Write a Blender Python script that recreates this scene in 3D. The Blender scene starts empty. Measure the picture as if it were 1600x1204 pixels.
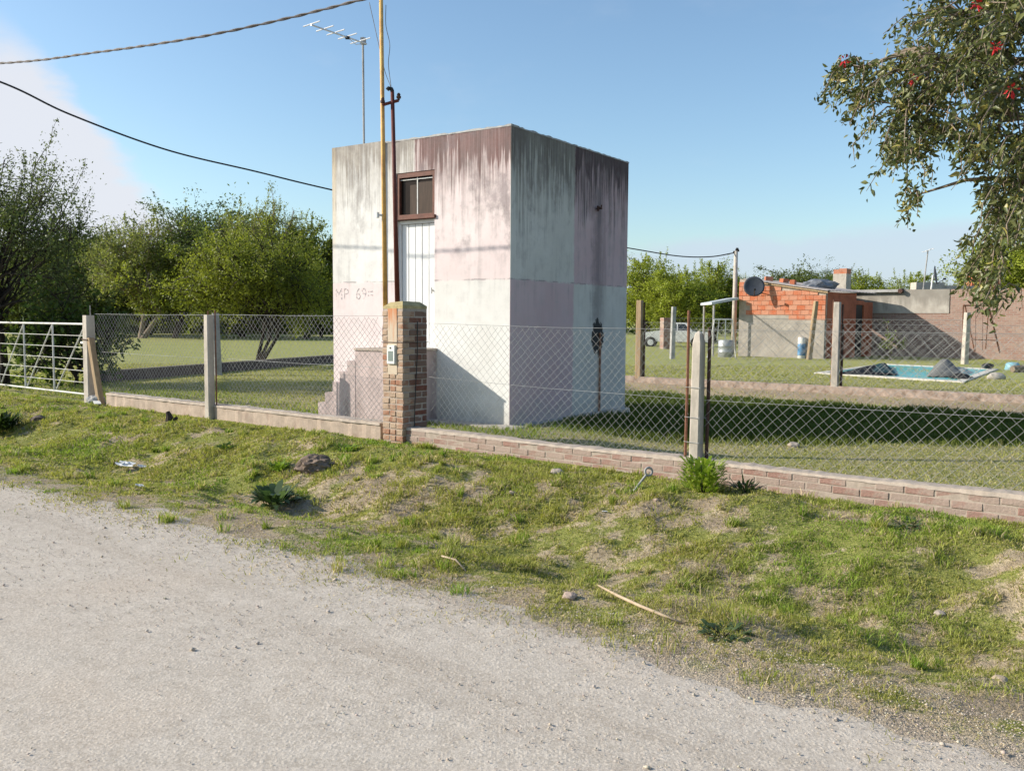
import bpy, bmesh, math, random
import numpy as np
from mathutils import Vector, Matrix

sc = bpy.context.scene
COL = sc.collection
R = math.radians
# ------------------------------------------------------------------ camera, sky, sun, exposure
FPX, PITCH, ROLL, EYE = 1400.0, R(4.29), R(0.39), 1.6
cam_d = bpy.data.cameras.new('camera'); cam = bpy.data.objects.new('camera', cam_d); COL.objects.link(cam)
cam_d.sensor_width = 36.0; cam_d.lens = 36.0 * FPX / 1600.0; cam_d.clip_start = 0.05; cam_d.clip_end = 3000
cR, sR, cP, sP = math.cos(ROLL), math.sin(ROLL), math.cos(PITCH), math.sin(PITCH)
right = Vector((cR, sR * sP, sR * cP)); up = Vector((-sR, cR * sP, cR * cP)); fwd = Vector((0, cP, -sP))
M4 = Matrix((right, up, -fwd)).transposed().to_4x4(); M4.translation = (0, 0, EYE)
cam.matrix_world = M4
sc.camera = cam

SUN_EL = R(25.6)
LIGHT_DIR = Vector((math.cos(SUN_EL) * 0.9993, math.cos(SUN_EL) * -0.035, -math.sin(SUN_EL)))
sun_d = bpy.data.lights.new('sun', 'SUN'); sun = bpy.data.objects.new('sun', sun_d); COL.objects.link(sun)
sun_d.energy = 4.9; sun_d.angle = R(0.5); sun_d.color = (1.0, 0.925, 0.80)
sun.rotation_euler = LIGHT_DIR.to_track_quat('-Z', 'Y').to_euler()
SUN_BEARING = math.atan2(-LIGHT_DIR.x, -LIGHT_DIR.y)        # clockwise from +Y

world = bpy.data.worlds.new('World'); sc.world = world; world.use_nodes = True
sc.view_settings.view_transform = 'Standard'; sc.view_settings.look = 'None'
sc.view_settings.gamma = 1.0; sc.view_settings.use_curve_mapping = False
sc.view_settings.exposure = 0.45
sc.cycles.adaptive_threshold = 0.02; sc.cycles.max_bounces = 5; sc.cycles.diffuse_bounces = 2; sc.cycles.glossy_bounces = 2; sc.cycles.transmission_bounces = 3; sc.cycles.transparent_max_bounces = 4


# ------------------------------------------------------------------ node helper
class NT:
    def __init__(self, nt): self.nt = nt; self.L = nt.links
    def n(self, t, **k):
        o = self.nt.nodes.new(t)
        for a, b in k.items(): setattr(o, a, b)
        return o
    def put(self, sock, v):
        if v is None: return
        if hasattr(v, 'is_output') or isinstance(v, bpy.types.NodeSocket): self.L.new(v, sock)
        else:
            if isinstance(v, (tuple, list)) and len(v) == 3 and sock.type == 'RGBA': v = (*v, 1)
            sock.default_value = v
    def m(self, op, a, b=None, c=None, clamp=False):
        o = self.n('ShaderNodeMath', operation=op, use_clamp=clamp)
        for i, v in enumerate((a, b, c)):
            if v is not None: self.put(o.inputs[i], v)
        return o.outputs[0]
    def sm(self, v, a, b):           # smoothstep a..b (a may exceed b)
        o = self.n('ShaderNodeMapRange', interpolation_type='SMOOTHSTEP')
        inv = a > b
        self.put(o.inputs['Value'], v)
        lo, hi = (b, a) if inv else (a, b)
        o.inputs['From Min'].default_value = lo; o.inputs['From Max'].default_value = hi
        o.inputs['To Min'].default_value = 1.0 if inv else 0.0; o.inputs['To Max'].default_value = 0.0 if inv else 1.0
        return o.outputs[0]
    def mix(self, f, a, b, mode='MIX'):
        o = self.n('ShaderNodeMix', data_type='RGBA', blend_type=mode)
        self.put(o.inputs[0], f); self.put(o.inputs[6], a); self.put(o.inputs[7], b)
        return o.outputs[2]
    def coord(self, which='Object'): return self.n('ShaderNodeTexCoord').outputs[which]
    def sep(self, v):
        o = self.n('ShaderNodeSeparateXYZ'); self.put(o.inputs[0], v); return o.outputs
    def comb(self, x, y, z):
        o = self.n('ShaderNodeCombineXYZ')
        for i, v in enumerate((x, y, z)): self.put(o.inputs[i], v)
        return o.outputs[0]
    def vs(self, v, s, off=(0, 0, 0)):
        o = self.n('ShaderNodeMapping'); self.put(o.inputs[0], v)
        o.inputs['Scale'].default_value = s if isinstance(s, tuple) else (s, s, s)
        o.inputs['Location'].default_value = off
        return o.outputs[0]
    def noise(self, v, scale=5, detail=4, rough=0.55, s=None, off=(0, 0, 0)):
        if s is not None: v = self.vs(v, s, off); 
        o = self.n('ShaderNodeTexNoise'); self.put(o.inputs['Vector'], v)
        o.inputs['Scale'].default_value = scale; o.inputs['Detail'].default_value = detail
        o.inputs['Roughness'].default_value = rough
        return o.outputs[0]
    def vor(self, v, scale=5, feature='F1'):
        o = self.n('ShaderNodeTexVoronoi', feature=feature); self.put(o.inputs['Vector'], v)
        o.inputs['Scale'].default_value = scale
        return o.outputs[0]
    def attr(self, name, out='Color'): 
        return self.n('ShaderNodeAttribute', attribute_name=name).outputs[out]
    def bump(self, h, strength=0.3, dist=0.01):
        o = self.n('ShaderNodeBump'); self.put(o.inputs['Height'], h)
        o.inputs['Strength'].default_value = strength; o.inputs['Distance'].default_value = dist
        return o.outputs[0]


def new_mat(name):
    m = bpy.data.materials.new(name); m.use_nodes = True
    g = NT(m.node_tree); b = m.node_tree.nodes['Principled BSDF']
    return m, g, b


def simple(name, col, rough=0.8, var=0.18, scale=6.0, metal=0.0, bump=0.15, spec=0.3, dirt=None, stretch=(1, 1, 1)):
    m, g, b = new_mat(name)
    v = g.vs(g.coord(), stretch)
    n1 = g.noise(v, scale, 5, 0.6); n2 = g.noise(v, scale * 7.3, 3, 0.6)
    k = g.m('ADD', g.m('MULTIPLY', n1, 0.7), g.m('MULTIPLY', n2, 0.3))
    lo = tuple(c * (1 - var) for c in col); hi = tuple(min(1, c * (1 + var)) for c in col)
    c = g.mix(g.sm(k, 0.3, 0.7), lo, hi)
    if dirt:
        c = g.mix(g.m('MULTIPLY', g.sm(g.noise(v, scale * 0.6, 6, 0.65, s=(1, 1, 1), off=(3, 7, 1)), 0.48, 0.68), dirt[1]), c, dirt[0])
    g.put(b.inputs['Base Color'], c)
    b.inputs['Roughness'].default_value = rough; b.inputs['Metallic'].default_value = metal
    b.inputs['Specular IOR Level'].default_value = spec
    if bump: g.put(b.inputs['Normal'], g.bump(k, bump, 0.01))
    return m


# ------------------------------------------------------------------ sky
def build_sky():
    g = NT(world.node_tree)
    bg = world.node_tree.nodes['Background']
    sky = g.n('ShaderNodeTexSky', sky_type='NISHITA')
    sky.sun_disc = False; sky.sun_elevation = SUN_EL; sky.sun_rotation = SUN_BEARING
    sky.air_density = 1.0; sky.dust_density = 1.0; sky.ozone_density = 2.0
    d = g.n('ShaderNodeVectorMath', operation='NORMALIZE'); g.put(d.inputs[0], g.coord('Generated'))
    x, y, z = g.sep(d.outputs[0])
    az = g.m('MULTIPLY', g.m('ARCTAN2', x, y), 57.2958)
    el = g.m('MULTIPLY', g.m('ARCSINE', z), 57.2958)
    ve = g.comb(g.m('MULTIPLY', az, 0.10), g.m('MULTIPLY', el, 0.22), 0.0)
    n = g.m('SUBTRACT', g.noise(ve, 1.6, 6, 0.55), 0.5)
    # bank of bright cloud low in the west
    e1 = g.m('ADD', g.m('SUBTRACT', g.m('SUBTRACT', -21.6, az), g.m('MULTIPLY', g.m('SUBTRACT', el, 7.6), 0.85)), g.m('MULTIPLY', n, 7.0))
    c1 = g.sm(e1, -0.4, 1.7)
    under = g.sm(g.m('ADD', el, g.m('MULTIPLY', n, 6.0)), 17.0, 13.0)
    c1 = g.m('MULTIPLY', g.m('MULTIPLY', c1, under), g.sm(g.m('ABSOLUTE', az), 140.0, 80.0))
    # thin veil along the horizon
    top = g.m('ADD', 4.2, g.m('MULTIPLY', az, 0.06))
    e2 = g.m('ADD', g.m('SUBTRACT', top, el), g.m('MULTIPLY', n, 2.2))
    c2 = g.m('MULTIPLY', g.sm(e2, -0.5, 0.9), 0.75)
    c3 = g.m('MULTIPLY', g.sm(g.noise(ve, 0.9, 5, 0.6, s=(1, 1, 1), off=(4, 2, 0)), 0.55, 0.85), 0.12)
    fac = g.m('MAXIMUM', g.m('MAXIMUM', g.m('MULTIPLY', c1, 0.9), c2), c3)
    tint = g.mix(1.0, sky.outputs[0], (1.02, 1.10, 1.10), 'MULTIPLY')
    col = g.mix(g.m('MAXIMUM', g.m('MULTIPLY', c1, 0.96), c3), g.mix(c2, tint, (3.5, 4.1, 4.9)), (4.5, 4.65, 5.05))
    g.put(bg.inputs['Color'], col); bg.inputs['Strength'].default_value = 0.13


build_sky()


# ------------------------------------------------------------------ pixel helpers (photo pixel -> point of the place)
def ray(u, v):
    uu, vv = u - 800.0, v - 602.0
    x = uu * cR + vv * sR; y = -uu * sR + vv * cR
    dx, dz = x / FPX, -y / FPX
    return (dx, cP + dz * sP, -sP + dz * cP)
def gp(u, v, z=0.0):
    d = ray(u, v); t = (z - EYE) / d[2]
    return Vector((t * d[0], t * d[1], z))
def at(u, v, y):
    d = ray(u, v); t = y / d[1]
    return Vector((t * d[0], y, EYE + t * d[2]))


# street frame: U runs along the street to the right, N runs into the lots
UX, UY = 0.791, -0.612
NX, NY = 0.612, 0.791
def sw(x, y): return UX * x + UY * y, NX * x + NY * y
def xy(s, w): return UX * s + NX * w, UY * s + NY * w
ROAD_W, WALL_W = 3.80, 8.10
def proj_x(p):
    z = p.z - EYE; yc = p.y * cP - z * sP; zc = p.y * sP + z * cP
    u = FPX * p.x / yc; v = -FPX * zc / yc
    return 800 + u * cR - v * sR
def s_at(px, w, z=0.4):      # place along the street line at depth w seen in this photo column
    return min(np.linspace(-20, 4, 4801), key=lambda q: abs(proj_x(Vector((*xy(q, w), z))) - px))



# ------------------------------------------------------------------ numpy noise and terrain
def hash2(ix, iy, seed):
    h = (ix.astype(np.int64) * 374761393 + iy.astype(np.int64) * 668265263 + seed * 982451653) & 0xffffffff
    h = ((h ^ (h >> 13)) * 1274126177) & 0xffffffff
    return ((h ^ (h >> 16)) & 0xffff) / 65535.0
def vnoise(x, y, seed=0):
    x0 = np.floor(x); y0 = np.floor(y); fx = x - x0; fy = y - y0
    fx = fx * fx * (3 - 2 * fx); fy = fy * fy * (3 - 2 * fy)
    a = hash2(x0, y0, seed); b = hash2(x0 + 1, y0, seed); c = hash2(x0, y0 + 1, seed); d = hash2(x0 + 1, y0 + 1, seed)
    return (a * (1 - fx) + b * fx) * (1 - fy) + (c * (1 - fx) + d * fx) * fy
def fbm(x, y, seed=0, oct=4):
    r = np.zeros_like(x); amp = 0.5; f = 1.0; tot = 0
    for o in range(oct):
        r += amp * vnoise(x * f + 17.3 * o, y * f - 9.1 * o, seed + o); tot += amp; amp *= 0.5; f *= 2.03
    return r / tot
def sstep(a, b, t):
    k = np.clip((t - a) / (b - a), 0, 1); return k * k * (3 - 2 * k)


def terrain(x, y):
    x = np.asarray(x, float); y = np.asarray(y, float)
    s = UX * x + UY * y; w = NX * x + NY * y
    road = 1 - sstep(3.4, 3.9, w)
    verge = sstep(3.7, 4.8, w) * (1 - sstep(7.5, 8.05, w))
    big = fbm(x * 0.9, y * 0.9, 3) - 0.5; mid = fbm(x * 2.7, y * 2.7, 9) - 0.5; fine = fbm(x * 8, y * 8, 21, 3) - 0.5
    z = verge * (-0.19 * np.exp(-((w - 5.35) / 0.72) ** 2) + 0.22 * big + 0.15 * mid + 0.06 * fine)
    z = z + 0.09 * verge * np.exp(-((w - 6.9) / 0.7) ** 2)
    z = z + road * (0.012 * (fbm(x * 0.7, y * 0.7, 31) - 0.5) + 0.006 * fine) - 0.004 * road
    yard = sstep(8.0, 8.25, w)
    w2 = 0.583 * x + 0.812 * y
    low = sstep(0.6, 2.6, x) * yard
    bank = sstep(19.9, 20.3, w2)
    z = z + yard * (0.02 + 0.03 * big + 0.02 * mid)
    z = z + low * ((-0.17 + 0.13 * sstep(19.0, 19.9, w2)) * (1 - bank) + 0.07 * bank)
    far = sstep(60, 140, np.hypot(x, y))
    return z * (1 - far)


def bare_mask(x, y):     # 0 lush .. 1 bare soil / straw
    s = UX * x + UY * y; w = NX * x + NY * y
    b = 0.28 * fbm(x * 0.8, y * 0.8, 41) + 0.30 * fbm(x * 3.0, y * 3.0, 47, 4) + 0.42 * fbm(x * 7.5, y * 7.5, 49, 4)
    b = sstep(0.50, 0.70, b + 0.03 * sstep(-9.5, -5.5, s) * (1 - sstep(6.6, 7.6, w)) + 0.05 * (1 - sstep(4.3, 5.2, w)))
    edge = 1 - sstep(3.35, 3.85 + 0.35 * (fbm(x * 1.7, y * 1.7, 5) - .5), w)
    b = np.maximum(b, edge * 0.9)
    b = b * (1 - 0.55 * sstep(7.3, 7.9, w))
    yard = sstep(8.05, 8.3, w)
    b = b * (1 - yard) + yard * np.clip(0.40 * fbm(x * 0.5, y * 0.5, 61) + 0.25 * fbm(x * 2.2, y * 2.2, 65), 0, 1) * 0.9
    w2 = 0.583 * x + 0.812 * y
    bk = sstep(18.8, 19.3, w2) * (1 - sstep(20.1, 20.7, w2)) * sstep(0.5, 2.0, x)
    b = np.maximum(b, bk * (0.55 + 0.6 * fbm(x * 2, y * 2, 71)))
    b = b * (1 - 0.85 * lush_shadow_mask(x, y))
    return np.clip(b, 0, 1)
def lush_shadow_mask(x, y):      # lush lawn strip, with the building's cast shadow darkened into its colour
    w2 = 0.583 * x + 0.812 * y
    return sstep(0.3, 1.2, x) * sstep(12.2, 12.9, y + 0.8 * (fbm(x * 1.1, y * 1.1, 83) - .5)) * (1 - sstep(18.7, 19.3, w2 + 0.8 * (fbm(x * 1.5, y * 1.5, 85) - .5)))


# ------------------------------------------------------------------ mesh helpers
def link(name, me, mat=None, parent=None):
    o = bpy.data.objects.new(name, me); COL.objects.link(o)
    if mat is not None: me.materials.clear(); me.materials.append(mat)
    if parent is not None: o.parent = parent
    return o
def tag(o, label=None, cat=None, group=None, kind=None):
    if label: o['label'] = label
    if cat: o['category'] = cat
    if group: o['group'] = group
    if kind: o['kind'] = kind
    return o
def empty(name, loc=(0, 0, 0), rz=0.0, label=None, cat=None, group=None):
    o = bpy.data.objects.new(name, None); COL.objects.link(o)
    o.location = loc; o.rotation_euler = (0, 0, rz); o.empty_display_size = 0.2
    return tag(o, label, cat, group)


class MB:
    def __init__(self, seed=1): self.v = []; self.f = []; self.r = random.Random(seed)
    def add(self, vs, fs):
        b = len(self.v); self.v += [tuple(p) for p in vs]; self.f += [tuple(i + b for i in q) for q in fs]; return self
    def box(self, x0, x1, y0, y1, z0, z1, j=0.0, ch=0.0):
        if ch:      # chamfered box: an octagonal prism along z with bevelled top and bottom
            def ring(e, z): return [(x0 + e, y0, z), (x1 - e, y0, z), (x1, y0 + e, z), (x1, y1 - e, z), (x1 - e, y1, z), (x0 + e, y1, z), (x0, y1 - e, z), (x0, y0 + e, z)]
            def ring2(z): return [(min(max(px, x0 + ch), x1 - ch), min(max(py, y0 + ch), y1 - ch), z) for px, py, _ in ring(ch, z)]
            vs = ring2(z0) + ring(ch, z0 + ch) + ring(ch, z1 - ch) + ring2(z1)
            fs = [tuple(range(7, -1, -1))]
            for k in range(3):
                for i in range(8): fs.append((k * 8 + i, k * 8 + (i + 1) % 8, (k + 1) * 8 + (i + 1) % 8, (k + 1) * 8 + i))
            fs.append(tuple(range(24, 32)))
            fs = [tuple(dict.fromkeys(q)) for q in fs]
        else:
            vs = [(x, y, z) for z in (z0, z1) for x, y in ((x0, y0), (x1, y0), (x1, y1), (x0, y1))]
            fs = [(3, 2, 1, 0), (4, 5, 6, 7), (0, 1, 5, 4), (1, 2, 6, 5), (2, 3, 7, 6), (3, 0, 4, 7)]
        if j: vs = [(a + self.r.uniform(-j, j), b + self.r.uniform(-j, j), c + self.r.uniform(-j, j)) for a, b, c in vs]
        return self.add(vs, fs)
    def tube(self, pts, rad, n=8, caps=True):
        pts = [Vector(p) for p in pts]; k = len(pts)
        rads = rad if isinstance(rad, (list, tuple)) else [rad] * k
        vs = []; fs = []
        prev = None
        for i, p in enumerate(pts):
            t = (pts[min(i + 1, k - 1)] - pts[max(i - 1, 0)])
            if t.length < 1e-9: t = Vector((0, 0, 1))
            t.normalize()
            if prev is None:
                a = t.cross(Vector((0, 0, 1)));
                if a.length < 1e-3: a = t.cross(Vector((1, 0, 0)))
            else: a = prev - t * prev.dot(t)
            a.normalize(); prev = a; b = t.cross(a)
            for q in range(n):
                an = 2 * math.pi * q / n
                vs.append(p + (a * math.cos(an) + b * math.sin(an)) * rads[i])
        for i in range(k - 1):
            for q in range(n):
                fs.append((i * n + q, i * n + (q + 1) % n, (i + 1) * n + (q + 1) % n, (i + 1) * n + q))
        if caps:
            fs.append(tuple(range(n - 1, -1, -1))); fs.append(tuple((k - 1) * n + q for q in range(n)))
        return self.add(vs, fs)
    def lathe(self, prof, n=16, c=(0, 0, 0)):
        vs = []; fs = []; k = len(prof)
        for r, z in prof:
            for q in range(n):
                an = 2 * math.pi * q / n; vs.append((c[0] + r * math.cos(an), c[1] + r * math.sin(an), c[2] + z))
        for i in range(k - 1):
            for q in range(n): fs.append((i * n + q, i * n + (q + 1) % n, (i + 1) * n + (q + 1) % n, (i + 1) * n + q))
        fs.append(tuple(range(n - 1, -1, -1))); fs.append(tuple((k - 1) * n + q for q in range(n)))
        return self.add(vs, fs)
    def xform(self, fn): self.v = [tuple(fn(Vector(p))) for p in self.v]; return self
    def mesh(self, name, smooth=False):
        me = bpy.data.meshes.new(name); me.from_pydata(self.v, [], self.f)
        if smooth: me.polygons.foreach_set('use_smooth', [True] * len(me.polygons))
        me.update(); return me
    def build(self, name, mat, parent=None, smooth=False): return link(name, self.mesh(name, smooth), mat, parent)


def np_mesh(name, V, F, mat, parent=None, cols=None, floats=None, smooth=False, uniform=None):
    """V (n,3); F (m,k) constant size faces"""
    me = bpy.data.meshes.new(name)
    n = len(V); m, k = F.shape
    me.vertices.add(n); me.vertices.foreach_set('co', V.astype(np.float32).ravel())
    me.loops.add(m * k); me.loops.foreach_set('vertex_index', F.astype(np.int32).ravel())
    me.polygons.add(m); me.polygons.foreach_set('loop_start', np.arange(0, m * k, k, dtype=np.int32))
    me.polygons.foreach_set('loop_total', np.full(m, k, dtype=np.int32))
    if smooth: me.polygons.foreach_set('use_smooth', np.ones(m, dtype=bool))
    me.update(calc_edges=True)
    if cols is not None:
        a = me.color_attributes.new('Col', 'FLOAT_COLOR', 'POINT')
        a.data.foreach_set('color', np.c_[cols, np.ones(n)].astype(np.float32).ravel())
    for nm, arr in (floats or {}).items():
        a = me.attributes.new(nm, 'FLOAT', 'POINT'); a.data.foreach_set('value', arr.astype(np.float32))
    return link(name, me, mat, parent)


def copy_tree(o, parent=None):
    c = o.copy(); COL.objects.link(c)
    if parent is not None: c.parent = parent
    for ch in list(o.children): copy_tree(ch, c)
    return c


rng = np.random.default_rng(7)
# ------------------------------------------------------------------ materials
def ground_material():
    m, g, b = new_mat('soil_and_thatch')
    v = g.coord()
    x, y, z = g.sep(v)
    w = g.m('ADD', g.m('MULTIPLY', x, NX), g.m('MULTIPLY', y, NY))
    bare = g.attr('bare', 'Fac')
    n1 = g.noise(v, 3.0, 6, 0.65); n2 = g.noise(v, 22, 4, 0.65); n3 = g.noise(v, 90, 3, 0.6)
    mixn = g.m('ADD', g.m('MULTIPLY', n2, 0.6), g.m('MULTIPLY', n3, 0.4))
    green = g.mix(g.sm(mixn, 0.35, 0.65), (0.14, 0.16, 0.035), (0.30, 0.30, 0.085))
    straw = g.mix(g.sm(mixn, 0.35, 0.65), (0.24, 0.19, 0.115), (0.52, 0.42, 0.28))
    soil = g.mix(g.sm(mixn, 0.3, 0.7), (0.18, 0.135, 0.095), (0.38, 0.30, 0.22))
    bb = g.m('ADD', bare, g.m('ADD', g.m('MULTIPLY', g.m('SUBTRACT', n2, 0.5), 1.1), g.m('MULTIPLY', g.m('SUBTRACT', n3, 0.5), 0.7)))
    green = g.mix(g.attr('lush', 'Fac'), green, (0.06, 0.10, 0.02))  # darker green also carries the building's ground shadow
    c = g.mix(g.sm(bb, 0.12, 0.5), green, straw)
    c = g.mix(g.m('MULTIPLY', g.sm(bb, 0.62, 1.05), 0.8), c, soil)
    # lawn far away: mown stripes of tone
    far = g.mix(g.sm(n1, 0.35, 0.7), (0.27, 0.31, 0.075), (0.42, 0.40, 0.14))
    d = g.sm(g.m('ADD', g.m('POWER', x, 2.0), g.m('POWER', y, 2.0)), 260.0, 700.0)
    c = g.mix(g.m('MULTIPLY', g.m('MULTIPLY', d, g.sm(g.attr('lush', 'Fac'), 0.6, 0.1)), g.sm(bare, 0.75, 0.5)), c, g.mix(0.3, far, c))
    # gravel spilling over the road's edge
    ge = g.m('ADD', w, g.m('MULTIPLY', g.m('SUBTRACT', g.noise(v, 2.2, 5, 0.6), 0.5), 1.1))
    gravel = g.mix(g.sm(n3, 0.3, 0.7), (0.34, 0.285, 0.225), (0.50, 0.425, 0.345))
    c = g.mix(g.sm(g.m('ADD', ge, g.m('MULTIPLY', g.m('SUBTRACT', n2, 0.5), 0.8)), 4.1, 3.45), c, gravel)
    g.put(b.inputs['Base Color'], c); b.inputs['Roughness'].default_value = 0.95
    b.inputs['Specular IOR Level'].default_value = 0.15
    g.put(b.inputs['Normal'], g.bump(g.m('ADD', g.m('MULTIPLY', n2, 0.6), g.m('MULTIPLY', n3, 0.5)), 0.9, 0.03))
    return m
def road_material():
    m, g, b = new_mat('compacted_gravel')
    v = g.coord()
    n0 = g.noise(v, 0.7, 4, 0.55); n1 = g.noise(v, 7, 5, 0.65); n2 = g.noise(v, 60, 4, 0.7); n3 = g.noise(v, 190, 2, 0.6)
    x_, y_, z_ = g.sep(v)
    w_ = g.m('ADD', g.m('MULTIPLY', x_, NX), g.m('MULTIPLY', y_, NY)); s_ = g.m('ADD', g.m('MULTIPLY', x_, UX), g.m('MULTIPLY', y_, UY))
    band = g.noise(g.comb(g.m('MULTIPLY', s_, 0.10), g.m('MULTIPLY', w_, 1.25), 0.0), 1.0, 4, 0.6)
    c = g.mix(g.sm(n1, 0.3, 0.7), (0.445, 0.388, 0.325), (0.54, 0.478, 0.408))
    c = g.mix(g.m('MULTIPLY', g.sm(band, 0.50, 0.66), 0.75), c, (0.36, 0.30, 0.24))
    c = g.mix(g.m('MULTIPLY', g.sm(band, 0.46, 0.34), 0.5), c, (0.56, 0.49, 0.41))
    c = g.mix(g.m('MULTIPLY', g.sm(n0, 0.48, 0.75), 0.5), c, (0.50, 0.40, 0.31))
    c = g.mix(g.m('MULTIPLY', g.sm(n2, 0.54, 0.72), 0.35), c, (0.33, 0.295, 0.255))
    c = g.mix(g.m('MULTIPLY', g.sm(n3, 0.58, 0.75), 0.5), c, (0.58, 0.53, 0.46))
    grain_h = None
    for sc_, amt in ((150, 0.36), (62, 0.22)):
        vo = g.n('ShaderNodeTexVoronoi', feature='F1'); g.put(vo.inputs['Vector'], v); vo.inputs['Scale'].default_value = sc_
        cr = g.sep(vo.outputs['Color'])[0]
        c = g.mix(g.m('MULTIPLY', g.sm(cr, 0.55, 0.95), amt), c, (0.62, 0.55, 0.46))
        c = g.mix(g.m('MULTIPLY', g.sm(cr, 0.40, 0.08), amt), c, (0.27, 0.225, 0.175))
        hh = g.m('MULTIPLY', g.m('MULTIPLY', g.sm(vo.outputs['Distance'], 0.7, 0.1), g.sm(cr, 0.2, 0.9)), 150.0 / sc_ * 0.5)
        grain_h = hh if grain_h is None else g.m('ADD', grain_h, hh)
    vr = g.vor(v, 45)
    c = g.mix(g.m('MULTIPLY', g.sm(vr, 0.16, 0.05), g.m('MULTIPLY', g.sm(n1, 0.45, 0.6), 0.45)), c, (0.20, 0.185, 0.17))
    g.put(b.inputs['Base Color'], c); b.inputs['Roughness'].default_value = 0.93
    b.inputs['Specular IOR Level'].default_value = 0.2
    h = g.m('ADD', g.m('ADD', g.m('MULTIPLY', n2, 0.6), g.m('MULTIPLY', n3, 0.35)), g.m('MULTIPLY', n1, 0.5))
    g.put(b.inputs['Normal'], g.bump(g.m('ADD', g.m('MULTIPLY', h, 0.7), g.m('MULTIPLY', grain_h, 0.3)), 0.36, 0.012))
    return m
def leaf_mat(name, trans=0.35, rough=0.55, gloss=0.25):
    m, g, b = new_mat(name)
    c = g.attr('Col')
    g.put(b.inputs['Base Color'], c); b.inputs['Roughness'].default_value = rough; b.inputs['Specular IOR Level'].default_value = gloss
    t = g.n('ShaderNodeBsdfTranslucent'); g.put(t.inputs[0], g.mix(1.0, c, (1.15, 1.2, 0.7), 'MULTIPLY'))
    ms = g.n('ShaderNodeMixShader'); ms.inputs[0].default_value = trans
    g.L.new(b.outputs[0], ms.inputs[1]); g.L.new(t.outputs[0], ms.inputs[2])
    g.L.new(ms.outputs[0], m.node_tree.nodes['Material Output'].inputs[0])
    return m
def col_mat(name, rough=0.85):
    m, g, b = new_mat(name); g.put(b.inputs['Base Color'], g.attr('Col')); b.inputs['Roughness'].default_value = rough; return m

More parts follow.
